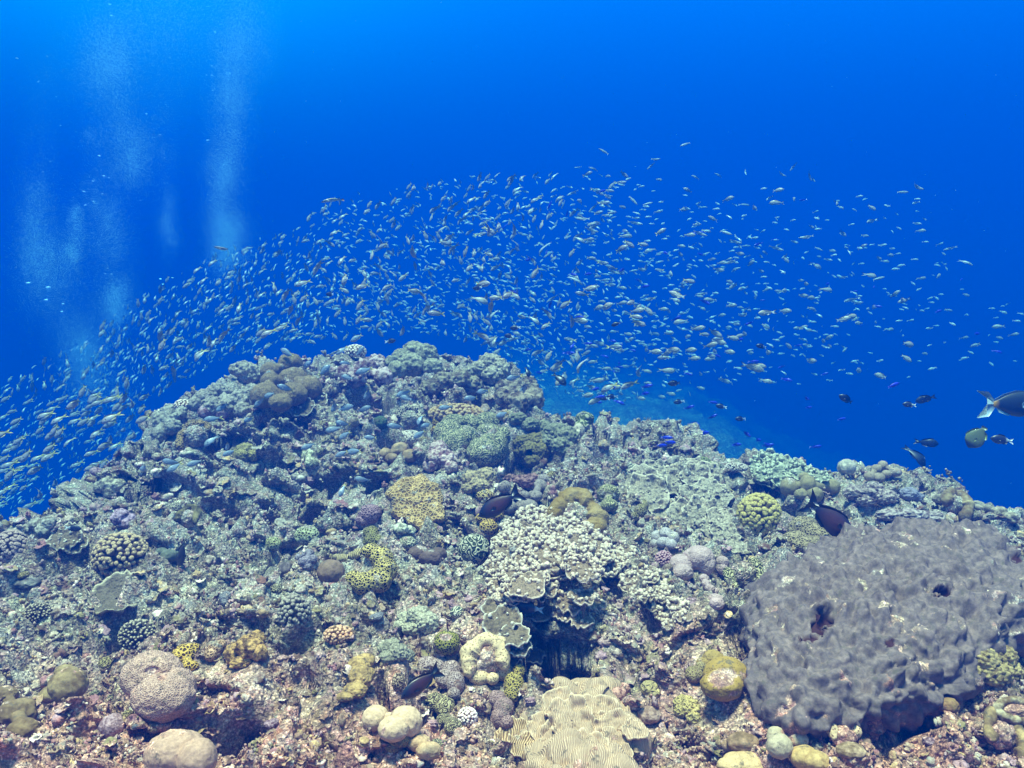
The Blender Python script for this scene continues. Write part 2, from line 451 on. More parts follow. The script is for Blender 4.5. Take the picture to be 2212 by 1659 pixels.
# ledges: the rock juts toward the viewer in uneven shelves
zz = P[:, 2] * 7.0 + 1.6 * fbm(P * 1.5, 3, 91) + 0.5 * vnoise(P * 8, 92)
fr = zz - np.floor(zz)
led = sstep(0.0, 0.80, fr) * (1 - sstep(0.84, 1.0, fr)) * sstep(-0.35, 0.25, vnoise(P * 2.4, 93))
P[:, 1] -= 0.085 * led
ii = np.arange(R_ - 1)[:, None] * NC + np.arange(NC - 1)[None, :]
F = np.stack([ii, ii + 1, ii + NC + 1, ii + NC], 2).reshape(-1, 4)
reef_me = make_mesh('reef', P, F, ROCK)
reef = link('reef', reef_me); tag(reef, kind='structure')
reef['label'] = 'mound of old reef rock crusted with turf and coralline algae'
# coarse BVH of the displaced reef for setting things on it
st = 3
Gd = P.reshape(R_, NC, 3)[::st, ::st]
r2, c2_ = Gd.shape[:2]
jj = np.arange(r2 - 1)[:, None] * c2_ + np.arange(c2_ - 1)[None, :]
Fd = np.stack([jj, jj + 1, jj + c2_ + 1, jj + c2_], 2).reshape(-1, 4)
BV = BVHTree.FromPolygons(Gd.reshape(-1, 3).tolist(), Fd.tolist())
def hit(px, py):
    """reef point seen at a picture position: point, normal, depth"""
    for dy in (0, 6, 12, 20, 30, 45, 60):
        d = at(px, py + dy, 1.0); L = np.linalg.norm(d); dn = d / L
        h = BV.ray_cast(Vector((0, 0, 0)), Vector(dn))
        if h[0] is not None and h[3] < 7.5:
            n = np.array(h[1]);
            if n @ dn > 0: n = -n
            return np.array(h[0]), n, float(np.array(h[0]) @ FWD)
    return at(px, py, 4.0), np.array([0, 0, 1.0]), 4.0

# ------------------------------------------------------------ far slope and sea floor, one sheet out to where the water closes
nx, ny = 900, 520
gx = np.sign(np.linspace(-1, 1, nx)) * np.abs(np.linspace(-1, 1, nx)) ** 1.8 * 90
gy = 1.5 + (np.linspace(0, 1, ny) ** 2.0) * 110
X, Y = np.meshgrid(gx, gy)
Q0 = np.stack([X * 0.25, Y * 0.25, X * 0], 2).reshape(-1, 3)
warp = 2.2 * fbm(Q0, 3, 71).reshape(X.shape)
ridge = 0.4 + 0.12 * (Y - 6) + warp
Z = -2.85 - 0.07 * (Y - 6) - 0.30 * np.clip(X - ridge, 0, None) ** 1.15 - 0.9 * np.clip(-(X + 0.6), 0, None)
Z = np.maximum(Z, -16 - 0.02 * Y)
Z = np.where(Y < 5.5, np.minimum(Z, -3.4), Z)
Pf = np.stack([X, Y, Z], 2).reshape(-1, 3)
F1, F2, I1 = worley(Pf * 0.9 + 4, 15)
F1b, _, I2 = worley(Pf * 2.3 + 1, 16)
F1c, _, I3 = worley(Pf * 5.5 + 1, 17)
Pf[:, 2] += 0.16 * (0.5 - F1c) * (0.2 + 1.2 * I3)
Pf[:, 2] += 0.8 * (0.5 - F1) * (0.4 + I1) + 0.26 * (0.5 - F1b) * (0.3 + I2) + 0.5 * fbm(Pf * 0.35, 3, 12)
ii = np.arange(ny - 1)[:, None] * nx + np.arange(nx - 1)[None, :]
F = np.stack([ii, ii + 1, ii + nx + 1, ii + nx], 2).reshape(-1, 4)
FAR = rock_mat('far_reef_rock', 0.33, (1.0, 1.0, 1.0))
o = link('sea_floor', make_mesh('sea_floor', Pf, F, FAR)); tag(o, kind='structure')
o['label'] = 'lower reef slope fading into the blue behind the mound'
# ------------------------------------------------------------ coral builders
def project(V):
    d = V @ FWD
    return 1106 + (V @ RIGHT) / d * FPX, 829.5 - (V @ UPV) / d * FPX, d
def vert_normals(V, F):
    n = np.zeros_like(V)
    fn = np.cross(V[F[:, 1]] - V[F[:, 0]], V[F[:, -1]] - V[F[:, 0]])
    for i in range(F.shape[1]): np.add.at(n, F[:, i], fn)
    return n / (np.linalg.norm(n, axis=1, keepdims=True) + 1e-12)
AX = np.stack([RIGHT, FWD * 0.97 + UPV * 0.0, UPV], 1)      # columns
FOOT = []
def rest(x, y, r, ry):
    """depth at which a head of this size rests on the rock, clear of bumps in front of it"""
    FOOT.append((x, y, r, ry))
    ds = [hit(x + u * r, y + v * ry)[2] for u, v in ((0, 0.75), (-0.55, 0.5), (0.55, 0.5), (0, 0.2))]
    ds.sort()
    return 0.6 * ds[0] + 0.4 * ds[1]
_seed = [100]
def nseed():
    _seed[0] += 1; return _seed[0]
def finish(name, label, V, F, mat, mask=None, base=None, cat='coral', group=None, extra=None):
    loc = V.mean(0) if base is None else np.asarray(base)
    me = make_mesh(name, V - loc, F, mat, attrs={'mask': mask} if mask is not None else None)
    o = link(name, me, loc=tuple(loc)); tag(o, label, cat, group)
    return o
def lobe(x, y, r, ry=None, dd=None, sd=None, amp=0.07, lump=None, back=0.15, tall=1.0, dep=None):
    """one rounded head: seen at x, y with radius r (and ry upright)"""
    ry = ry or r
    if dep is None:
        dg = rest(x, y, r, ry)
    else: dg = dep
    if dd: dg += dd
    m = dg / FPX
    V, F = ico(6 if r > 55 else 5 if r > 21 else 4)
    sd = sd if sd is not None else nseed()
    n = V
    k = 1 + 1.3 * amp * fbm(V * 1.3 + sd * 3.1, 4, sd) + 0.035 * fbm(V * 6 + sd, 3, sd + 1)
    if lump:
        la, ls = lump            # amplitude and size as share of the radius
        F1, F2, I = worley(V / ls + sd * 1.7, sd + 5)
        k = k + la * (0.6 - F1) * (0.5 + I)
    c = at(x, y, dg + back * r * m)
    S3 = np.array([r * m, (r + ry) / 2 * m * 0.95, ry * m])
    W = (V * k[:, None] * S3[None, :])
    W = W[:, 0:1] * RIGHT + W[:, 1:2] * FWD + W[:, 2:3] * UPV + c
    return W, F
def crater_fn(V, F, craters):
    px, py, d = project(V)
    nn = vert_normals(V, F)
    facing = -(nn * (V / np.linalg.norm(V, axis=1, keepdims=True))).sum(1)
    wx = vnoise(V * 60, 61); wy = vnoise(V * 60, 62)
    mask = np.zeros(len(V))
    V = V.copy()
    for (cx, cy_, rx, ry, dep) in craters:
        q = np.sqrt(((px - cx) / rx) ** 2 + ((py - cy_) / ry) ** 2) + 0.22 * wx
        k = (1 - sstep(0.75, 1.1, q)) * (facing > 0.0)
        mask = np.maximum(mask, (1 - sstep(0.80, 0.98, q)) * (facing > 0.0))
        mm = d / FPX
        rub = 0.12 * dep * fbm(V * 90, 3, 66)
        V -= nn * (k * (dep * mm * (0.9 + 0.3 * wy)) + k * rub * mm * 3)[:, None]
    return V, mask
def DOME(name, label, lobes, mat, craters=None, amp=0.12, lump=(0.07, 0.45), back=0.15, cat='coral', group=None, micro=None, samedep=False):
    parts = []
    dep = None
    dl = [rest(L[0], L[1], L[2], L[3] if len(L) > 3 else L[2]) for L in lobes]
    if samedep:       # a compact colony: lay its heads on one smooth slope
        A = np.array([[1, L[1] - lobes[0][1]] for L in lobes], float)
        A2 = np.vstack([A, [[0, 40.0]]]); co = np.linalg.lstsq(A2, np.array(dl + [-0.10]), rcond=None)[0]
        off = min(0.0, np.percentile(np.array(dl) - A @ co, 20))
        dl = list(A @ co + off)
    cens = []
    for L, dep in zip(lobes, dl):
        x, y, r = L[:3]; ry = L[3] if len(L) > 3 else r
        parts.append(lobe(x, y, r, ry, amp=amp, lump=lump, back=back, dep=dep, dd=L[4] if len(L) > 4 else None))
        W_ = parts[-1][0]; cen_ = W_.mean(0); rm_ = np.linalg.norm(W_ - cen_, axis=1).mean()
        if cens:           # heads of one colony grow together at the base
            j = int(np.argmin([np.linalg.norm(cen_ - q) - rr_ for q, rr_ in cens])); q, rr_ = cens[j]
            ds_ = np.linalg.norm(cen_ - q)
            if ds_ > 0.80 * (rm_ + rr_):
                bv, bf, _b = stub(q, cen_ - q, ds_, 0.55 * min(rm_, rr_), 0.55 * min(rm_, rr_), ns=14); parts.append((bv, bf))
        cens.append((cen_, rm_))
    V, F, _ = join(parts)
    if micro:
        nn = vert_normals(V, F); ma, ms = micro
        F1, F2, I = worley(V / ms, 9)
        V = V + nn * (ma * (0.6 - F1) * (0.4 + I))[:, None]
    mask = None
    if craters: V, mask = crater_fn(V, F, craters)
    else: mask = np.zeros(len(V))
    return finish(name, label, V, F, mat, mask, cat=cat, group=group)
def STAR(name, label, c, lobes, mat, sub=7, depth_off=0.0, flat=0.7, disp=None, craters=None, soft=6, group=None, slope=1.0):
    """one big head whose outline is the union of several rounds; c is its middle"""
    V, F = ico(sub)
    ys = [L[1] + 0.8 * L[2] for L in lobes]; yb_, yt_ = max(ys), min(L[1] - 0.3 * L[2] for L in lobes)
    db_ = np.median([hit(L[0], L[1] + 0.85 * L[2])[2] - (yb_ - L[1] - 0.85 * L[2]) * 0.0 for L in lobes if L[1] + 0.8 * L[2] > yb_ - 60])
    dt_ = hit(c[0], yt_)[2]
    sl = slope * (dt_ - db_) / (yb_ - yt_)                # depth gained per unit of height
    dg = db_ + sl * (yb_ - c[1]) + depth_off; m = dg / FPX
    for L in lobes: FOOT.append((L[0], L[1], L[2], L[2]))
    rr = np.full(len(V), 1e-3)
    for L in lobes:
        x, y, r = L[:3]; oz = L[3] if len(L) > 3 else 0.0
        o = np.array([(x - c[0]), oz, -(y - c[1])])
        b = V @ o; q = b * b - (o @ o) + r * r
        t = np.where(q > 0, b + np.sqrt(np.maximum(q, 0)), 0)
        rr = np.maximum(rr, t)
    # round the seams
    qx = c[0] + V[:, 0] * rr; qy = c[1] - V[:, 2] * rr
    dd_ = dg - sl * (qy - c[1]) + V[:, 1] * rr * m * flat
    W = FWD[None] * dd_[:, None] + RIGHT[None] * ((qx - 1106) / FPX * dd_)[:, None] + UPV[None] * ((829.5 - qy) / FPX * dd_)[:, None]
    adj = np.zeros((len(V), 3)); cnt = np.zeros(len(V))
    for it in range(soft):
        adj[:] = 0; cnt[:] = 0
        for i in range(3):
            np.add.at(adj, F[:, i], W[F[:, (i + 1) % 3]]); np.add.at(cnt, F[:, i], 1)
        W = 0.4 * W + 0.6 * adj / cnt[:, None]
    if disp is not None:
        nn = vert_normals(W, F); W = disp(W, nn, m)
    mask = np.zeros(len(W))
    if craters: W, mask = crater_fn(W, F, craters)
    return finish(name, label, W, F, mat, mask, group=group)
def RING(name, label, cx, cy_, R, r, a0, a1, mat, tilt=0.7, Ry=None, lump=None, fill=True, group=None, waist=0.0):
    """a crescent or ring of living coral round a dead middle; angles in degrees, seen anticlockwise from the right"""
    dg = rest(cx, cy_ + 0.3 * R, R, R)
    dg = dg - 0.5 * r * dg / FPX
    m = dg / FPX; sd = nseed()
    up = UPV * tilt + FWD * math.sqrt(1 - tilt * tilt); up = up / tilt
    nrm_ = np.cross(RIGHT, up); nrm_ /= np.linalg.norm(nrm_)
    n1, n2 = 120, 44
    full = abs(a1 - a0) >= 359
    a = np.radians(np.linspace(a0, a1, n1)); b = np.linspace(0, 2 * math.pi, n2, endpoint=False)
    endt = np.ones(n1)
    if not full:
        s = np.linspace(0, 1, n1); w = (r / R) / abs(math.radians(a1 - a0))
        e = np.clip(np.minimum(s, 1 - s) / w, 0, 1); endt = np.sqrt(np.clip(1 - (1 - e) ** 2, 0.0004, 1))
    wob = 1 + 0.30 * vnoise(np.stack([np.cos(a) * 2 + sd, np.sin(a) * 2, a * 0], 1), sd) + 0.15 * vnoise(np.stack([np.cos(a) * 5 + sd, np.sin(a) * 5, a * 0], 1), sd + 3)
    Rw = 1 + 0.16 * vnoise(np.stack([np.cos(a) * 1.5 - sd, np.sin(a) * 1.5, a * 0], 1), sd + 7)
    Ry = Ry or R
    cen = at(cx, cy_, dg) - nrm_ * 0
    ring = cen[None] + m * Rw[:, None] * (R * np.cos(a)[:, None] * RIGHT + Ry * np.sin(a)[:, None] * up)
    rad = (np.cos(a)[:, None] * RIGHT + np.sin(a)[:, None] * up * tilt); rad /= np.linalg.norm(rad, axis=1, keepdims=True)
    out_n = -nrm_ if (nrm_ @ FWD) > 0 else nrm_
    rr = r * m * wob * endt
    V = ring[:, None, :] + rr[:, None, None] * (np.cos(b)[None, :, None] * rad[:, None, :] + np.sin(b)[None, :, None] * out_n[None, None, :])
    V = V.reshape(-1, 3)
    i = np.arange(n1 - 1)[:, None] * n2; j = np.arange(n2)[None, :]
    F = np.stack([i + j, i + (j + 1) % n2, i + n2 + (j + 1) % n2, i + n2 + j], 2).reshape(-1, 4)
    nn = vert_normals(V, F)
    V = V + nn * (0.22 * r * m * fbm(V / (r * m) * 0.9, 3, sd))[:, None]
    if lump:
        F1, F2, I = worley(V / (lump[1] * r * m), sd); V = V + nn * (lump[0] * r * m * (0.6 - F1))[:, None]
    T = np.concatenate([F[:, [0, 1, 2]], F[:, [0, 2, 3]]])
    mask = np.zeros(len(V))
    if fill:
        Vs, Fs = ico(5)
        q = 1 + 0.25 * fbm(Vs * 2.5 + sd, 4, sd)
        W = Vs * q[:, None]
        W = (W[:, 0:1] * RIGHT * R + W[:, 2:3] * UPV * Ry * 0.95 + W[:, 1:2] * FWD * R * 0.7) * m * 0.94 + cen - out_n * r * m * 0.35 + FWD * 0.25 * R * m
        V, T, mask = join([(V, T, mask), (W, Fs, np.ones(len(W)))])
    return finish(name, label, V, T, mat, mask, group=group)
def stub(p0, dirn, L, r0, r1, ns=8, bumps=0):
    """blunt finger"""
    d = dirn / np.linalg.norm(dirn)
    a = np.cross(d, [0.3, 0.2, 0.9]); a /= np.linalg.norm(a); b = np.cross(d, a)
    prof = [(0.0, r0), (0.35, r0 * 0.95), (0.7, (r0 + r1) / 2), (0.88, r1 * 0.98), (0.97, r1 * 0.68), (1.0, r1 * 0.2)]
    th = np.linspace(0, 2 * math.pi, ns, endpoint=False)
    V = np.concatenate([p0 + d * (L * t) + (np.cos(th)[:, None] * a + np.sin(th)[:, None] * b) * r * (1 + 0.1 * RNG.standard_normal((ns, 1))) for t, r in prof])
    n = len(prof)
    i = np.arange(n - 1)[:, None] * ns; j = np.arange(ns)[None]
    F = np.stack([i + j, i + (j + 1) % ns, i + ns + (j + 1) % ns, i + ns + j], 2).reshape(-1, 4)
    T = np.concatenate([F[:, [0, 1, 2]], F[:, [0, 2, 3]]])
    msk = np.repeat([0, 0, 0.0, 0.5, 1.0, 1.0], ns)
    return V, T, msk
def STUBS(name, label, cx, cy_, hw, hh, n, r, mat, L=2.6, spread=1.0, fork=0, core=0.72, group=None, jit=0.25, taper=0.8, flatten=0.8):
    dg = rest(cx, cy_, hw, hh)
    m = dg / FPX; parts = []
    c = at(cx, cy_ + 0.15 * hh, dg + 0.15 * hw * m)
    k = 0; tries = 0
    N2 = int(n * 1.8)
    for i in range(N2):
        z = 1 - 1.35 * (i + 0.5) / N2; ph = i * 2.39996
        s = math.sqrt(max(0, 1 - z * z))
        v = np.array([s * math.cos(ph), s * math.sin(ph), z]) + RNG.standard_normal(3) * jit * 0.25
        v /= np.linalg.norm(v)
        # axis z leans toward the viewer
        w = RIGHT * v[0] + (UPV * 0.80 - FWD * 0.60) * v[2] + (FWD * 0.80 + UPV * 0.60) * v[1]
        if w @ FWD > 0.55: continue
        surf = c + m * (RIGHT * hw * (w @ RIGHT) + UPV * hh * (w @ UPV) + FWD * hw * flatten * (w @ FWD))
        rr = r * m * (0.85 + 0.3 * RNG.random())
        LL = L * rr * (0.8 + 0.5 * RNG.random())
        dirn = w + RNG.standard_normal(3) * 0.12 + UPV * 0.25
        dirn /= np.linalg.norm(dirn)
        parts.append(stub(surf - dirn * LL, dirn, LL, rr * 1.05, rr * taper))
        for f in range(fork):
            dq = dirn + RNG.standard_normal(3) * 0.55; dq /= np.linalg.norm(dq)
            parts.append(stub(surf - dirn * LL * 0.55, dq, LL * 0.55, rr * 0.75, rr * 0.6))
    Vs, Fs = ico(4)
    W = Vs * (1 + 0.1 * fbm(Vs * 3, 3, 5))[:, None]
    W = (W[:, 0:1] * RIGHT * hw + W[:, 2:3] * UPV * hh + W[:, 1:2] * FWD * hw * flatten) * m * core + c
    parts.append((W, Fs, np.zeros(len(W))))
    V, F, mask = join(parts)
    return finish(name, label, V, F, mat, mask, group=group)
def plate(c, a_dir, b_dir, n_dir, R, thick, cup=0.25, ruff=0.12, nr=16, na=72, a0=0, a1=360, sd=0, knobs=0, krad=0.1, kedge=0.6):
    """thin ruffled leaf with rounded edge, knobs along the rim"""
    a = np.radians(np.linspace(a0, a1, na)); full = abs(a1 - a0) >= 359
    rr = np.linspace(0.04, 1, nr)
    ed = 1 + 0.22 * vnoise(np.stack([np.cos(a) * 1.6 + sd, np.sin(a) * 1.6, a * 0 + sd], 1), sd) + 0.09 * vnoise(np.stack([np.cos(a) * 5 + sd, np.sin(a) * 5, a * 0], 1), sd + 1)
    A, Rr = np.meshgrid(a, rr)
    x = Rr * np.cos(A) * ed[None] ; y = Rr * np.sin(A) * ed[None]
    q = np.stack([x.ravel() * 2.3 + sd, y.ravel() * 2.3, np.zeros(x.size) + sd], 1)
    z = cup * Rr ** 2 + ruff * Rr * (vnoise(q * 1.5, sd + 2).reshape(x.shape)) + 0.03 * vnoise(q * 5, sd + 3).reshape(x.shape)
    def pt(z_):
        return c + R * (x.ravel()[:, None] * a_dir + y.ravel()[:, None] * b_dir + z_.ravel()[:, None] * n_dir)
    tk = thick / R * (1 - 0.55 * Rr ** 3)
    T_, B_ = pt(z + tk / 2), pt(z - tk / 2)
    n = nr * na
    i = np.arange(nr - 1)[:, None] * na; j = np.arange(na - 1)[None]
    F = np.stack([i + j, i + j + 1, i + na + j + 1, i + na + j], 2).reshape(-1, 4)
    Fb = F[:, ::-1] + n
    e = (nr - 1) * na + np.arange(na - 1)
    Fe = np.stack([e, e + 1, e + 1 + n, e + n], 1)
    Q = np.concatenate([F, Fb, Fe])
    V = np.concatenate([T_, B_]); T = np.concatenate([Q[:, [0, 1, 2]], Q[:, [0, 2, 3]]])
    mk = np.concatenate([sstep(0.90, 1.0, Rr).ravel()] * 2)
    parts = [(V, T, mk)]
    Vk, Fk = ico(2)
    for k in range(knobs):
        jj = RNG.integers(0, na); ii_ = int(np.clip(nr - 1 - abs(RNG.standard_normal()) * nr * (1 - kedge), 1, nr - 1))
        p = T_[ii_ * na + jj]
        kr = krad * R * (0.55 + 0.7 * RNG.random())
        s3 = np.array([1, 1, 1.1 + 0.5 * RNG.random()])
        W = Vk * s3 * kr * (1 + 0.18 * RNG.standard_normal((len(Vk), 1)) * 0.8)
        W = W[:, 0:1] * a_dir + W[:, 1:2] * b_dir + W[:, 2:3] * n_dir + p + n_dir * kr * 0.4
        parts.append((W, Fk, np.clip(0.35 + 0.6 * Vk[:, 2], 0, 1)))
    return parts
# ------------------------------------------------------------ the corals, one thing per colony
def cellm(x, y, px):
    return hit(x, y)[2] / FPX * px
def M(kind, c1, c2, x, y, cpx, **kw):
    return coral_mat('%s_coral' % kind, kind, c1, c2, cellm(x, y, cpx), **kw)
TAN = (0.50, 0.41, 0.27); TAND = (0.26, 0.20, 0.12); CREAM = (0.72, 0.60, 0.40); YEL = (0.62, 0.50, 0.20); YELD = (0.14, 0.10, 0.03)
PALE = (0.56, 0.54, 0.46); PALED = (0.24, 0.23, 0.20); OLIVE = (0.34, 0.31, 0.14); OLD = (0.12, 0.11, 0.05); GREY = (0.34, 0.32, 0.31); GREYD = (0.16, 0.15, 0.15)
LIL = (0.50, 0.42, 0.46); LILD = (0.24, 0.18, 0.21); WHT = (0.86, 0.82, 0.76); GRN = (0.36, 0.40, 0.24); GRND = (0.08, 0.10, 0.05); BRN = (0.30, 0.19, 0.12); DK = (0.07, 0.06, 0.05)

# --- mound, top left
DOME('boulder_coral', 'cluster of smooth tan-grey rounded heads at the top left of the mound',
     [(627, 786, 26, 24), (583, 802, 21, 20), (584, 824, 21, 21), (634, 818, 31, 25), (668, 838, 28, 27), (573, 856, 32, 30), (632, 852, 32, 26), (606, 870, 26, 20)],
     M('cells', (0.42, 0.36, 0.24), (0.25, 0.21, 0.13), 620, 850, 3.0), amp=0.05, samedep=True)
DOME('lump_coral', 'pale lumpy coral head overhanging the water left of the smooth tan heads', [(528, 800, 24, 20), (508, 798, 14, 13), (548, 808, 22, 20), (535, 815, 20, 14)],
     M('grain', PALE, PALED, 528, 815, 8), lump=(0.22, 0.45))
DOME('lump_coral', 'pale blue-grey knobbly coral bank below the tan heads on the left shoulder', [(440, 860, 20), (470, 850, 22), (500, 848, 20), (455, 880, 24), (490, 876, 26), (520, 866, 24, 26), (545, 850, 20), (420, 874, 16), (524, 886, 18)],
     M('grain', (0.50, 0.50, 0.46), PALED, 470, 880, 7), lump=(0.3, 0.4))
DOME('lump_coral', 'pale blue-green knobbly coral on the left edge of the mound above the blue drop', [(350, 912, 20, 22), (366, 890, 18), (345, 940, 18, 20), (372, 922, 18), (392, 892, 14)],
     M('grain', (0.46, 0.48, 0.44), PALED, 360, 930, 7), lump=(0.3, 0.4))
STUBS('finger_coral', 'small cluster of white-tipped fingers on the left edge of the mound', 396, 873, 20, 13, 34, 3.2, M('smooth', (0.50, 0.42, 0.30), TAND, 396, 875, 4, tip=WHT), L=2.2)
STUBS('finger_coral', 'pale fingered coral crowning the reef top right of the tan heads', 768, 757, 24, 16, 46, 3.4, M('smooth', (0.55, 0.47, 0.36), TAND, 770, 765, 4, tip=WHT), L=2.2)
DOME('porous_coral', 'pale grey-green pitted coral head forming the highest point of the reef', [(895, 762, 28, 25), (868, 775, 24, 22), (922, 770, 24, 28), (890, 790, 30, 26), (935, 795, 22), (858, 800, 20), (848, 785, 17)],
     M('grain', (0.47, 0.48, 0.38), (0.20, 0.21, 0.17), 895, 790, 9), lump=(0.22, 0.35), samedep=True)
DOME('porous_coral', 'pale holed coral head standing right of the reef summit', [(1058, 788, 28, 24), (1080, 800, 22, 26), (1035, 800, 22, 20), (1010, 806, 16), (1066, 812, 26, 22)],
     M('grain', (0.52, 0.52, 0.44), (0.20, 0.21, 0.18), 1060, 805, 8), lump=(0.22, 0.35), samedep=True)
DOME('lump_coral', 'brown-grey lumpy coral bulging from the right shoulder of the mound', [(1110, 845, 26), (1140, 838, 22), (1150, 862, 24, 28), (1118, 872, 24), (1090, 858, 22), (1085, 838, 18)],
     M('patchy', (0.42, 0.40, 0.33), (0.16, 0.13, 0.11), 1120, 860, 10), lump=(0.3, 0.38))
DOME('lump_coral', 'grey-green rough coral boss below the summit, above the brown finger patch', [(960, 825, 28, 22), (992, 820, 24, 20), (1020, 832, 26, 20), (930, 838, 22, 18)],
     M('patchy', (0.40, 0.39, 0.30), (0.18, 0.15, 0.13), 970, 840, 8), lump=(0.3, 0.35))
DOME('lump_coral', 'violet and white crusted rock knob between the tan heads and the summit', [(790, 800, 26, 26), (815, 790, 22, 24), (770, 815, 22, 22), (828, 815, 20, 22), (745, 808, 20)],
     M('patchy', (0.60, 0.54, 0.54), (0.22, 0.14, 0.16), 800, 820, 9), lump=(0.3, 0.35))
STUBS('finger_coral', 'little patch of pale tan knobs just under the summit', 892, 800, 16, 18, 30, 3.6, M('smooth', (0.44, 0.39, 0.26), TAND, 892, 800, 5), L=1.8)
STUBS('finger_coral', 'wide bed of brown stubby fingers above the large green brain coral', 985, 890, 62, 24, 110, 5.2, M('smooth', (0.44, 0.34, 0.20), (0.30, 0.22, 0.12), 985, 890, 6, tip=(0.60, 0.50, 0.34)), L=2.1, taper=0.75)
RING('honeycomb_coral', 'arched white honeycomb coral with dark pits left of the brown finger bed', 884, 905, 23, 9, -10, 175, M('cells', (0.62, 0.60, 0.52), (0.07, 0.07, 0.06), 884, 900, 5, dead=True))
DOME('honeycomb_coral', 'small round dark green coral ball in the shaded hollow of the mound', [(822, 913, 15, 15)], M('grain', (0.16, 0.24, 0.16), (0.07, 0.11, 0.08), 822, 913, 4))
DOME('brain_coral', 'large green lobed brain coral with fine winding ridges in the middle of the mound',
     [(981, 914, 28.2, 20.3), (1014, 910, 19.2, 15.8), (1054, 912, 31.6, 22.6), (1026, 918, 16.9, 15.8), (970, 940, 35, 33.9), (1003, 936, 18.1, 18.1), (1055, 934, 28.2, 20.3), (1058, 955, 24.9, 19.2), (1087, 940, 16.9, 18.1), (1031, 963, 16.9, 16.9),
      (976, 962, 36.2, 36.2), (1045, 980, 40.7, 33.9), (1078, 966, 20.3, 33.9), (1008, 950, 29.4, 29.4), (1084, 955, 13.6)],
     M('meander', (0.50, 0.50, 0.36), (0.15, 0.18, 0.13), 1020, 950, 5.0), amp=0.05, samedep=True, back=0.5)
DOME('honeycomb_coral', 'small yellow pitted coral tucked left of the green brain coral', [(945, 915, 12, 15), (940, 930, 10, 10)], M('cells', (0.52, 0.42, 0.14), YELD, 942, 920, 5))
STUBS('finger_coral', 'grape-like cluster of grey-white knobs below the arched honeycomb coral', 886, 943, 30, 17, 70, 4.2, M('smooth', (0.48, 0.46, 0.42), GREYD, 886, 943, 4, tip=(0.66, 0.64, 0.6)), L=1.8, taper=0.95)
DOME('boulder_coral', 'smooth tan three-lobed coral above the yellow honeycomb coral', [(832, 981, 14, 14), (864, 972, 19, 17), (885, 985, 18, 15), (846, 990, 14, 12)], M('smooth', (0.46, 0.38, 0.26), (0.34, 0.27, 0.18), 860, 980, 5), amp=0.1)
DOME('crusted_knob', 'lilac and white knobbly pillar at the lower left foot of the green brain coral', [(947, 972, 20, 20), (962, 992, 22, 22), (938, 990, 20, 18), (930, 1005, 16, 14), (975, 1010, 14)],
     M('patchy', (0.66, 0.60, 0.58), (0.30, 0.20, 0.24), 950, 985, 7), lump=(0.28, 0.35))
DOME('lump_coral', 'olive lumpy coral with a hollow, right of the green brain coral', [(1130, 958, 22, 18), (1160, 955, 26, 20), (1148, 975, 24, 22), (1170, 975, 17, 22), (1125, 972, 18), (1150, 995, 17, 16)],
     M('grain', (0.33, 0.31, 0.16), OLD, 1145, 970, 7), lump=(0.26, 0.35), craters=[(1143, 978, 9, 6, 14)])
DOME('lump_coral', 'grey-green rough coral block on the saddle right of the olive lumpy coral', [(1200, 935, 28, 22), (1228, 945, 22, 22), (1190, 955, 26, 20), (1215, 965, 26, 20), (1175, 925, 20, 18), (1145, 918, 22, 16), (1120, 905, 20, 14)],
     M('grain', (0.36, 0.38, 0.30), (0.15, 0.17, 0.13), 1200, 950, 7), lump=(0.26, 0.35))
DOME('brain_coral', 'green dome with a pale net pattern on the saddle skyline', [(1263, 906, 20, 18), (1258, 920, 16, 14)], M('meander', (0.44, 0.46, 0.34), (0.16, 0.20, 0.08), 1263, 910, 9))
DOME('boulder_coral', 'small pale spotted coral knob leaning under the skyline dome', [(1250, 930, 13, 16), (1243, 945, 10)], M('dots', PALE, GREYD, 1250, 935, 4))

# --- middle band
STAR('honeycomb_coral', 'big bright yellow lobed honeycomb coral in the middle of the reef', (902, 1088, 40),
     [(884, 1046, 22, 16), (912, 1050, 26, 18), (935, 1054, 20, 20), (862, 1066, 24, 11), (893, 1072, 30, 18), (925, 1078, 26, 22), (938, 1092, 22, 22), (905, 1096, 26, 20), (872, 1102, 24, 15), (915, 1118, 26, 20), (945, 1110, 16, 16), (890, 1116, 18, 13), (918, 1136, 14, 10)],
     M('cells', (0.62, 0.51, 0.30), (0.36, 0.27, 0.12), 905, 1085, 7.5), sub=6, flat=1.15, slope=0.55, disp=lambda W, nn, m: W + nn * (0.045 * (0.5 - worley(W * 14, 77)[0]))[:, None], depth_off=-0.13)
DOME('honeycomb_coral', 'small yellow dome with dark pits left of the tail of the black fish', [(1046, 1070, 19, 15)], M('cells', (0.68, 0.60, 0.34), YELD, 1046, 1070, 6.5))
DOME('honeycomb_coral', 'yellow pitted crust in two humps under the black fish', [(1050, 1120, 22, 14), (1072, 1112, 16, 14), (1055, 1140, 20, 18), (1068, 1155, 14, 14)], M('cells', (0.62, 0.50, 0.22), YELD, 1060, 1130, 6))
DOME('lump_coral', 'pale yellow knobbly block under the green brain coral', [(1020, 1035, 20, 18), (1048, 1032, 22, 20), (1035, 1050, 22, 16), (1012, 1055, 16, 12), (1052, 1018, 14, 10)], M('grain', (0.56, 0.50, 0.34), PALED, 1035, 1040, 7), lump=(0.3, 0.32))
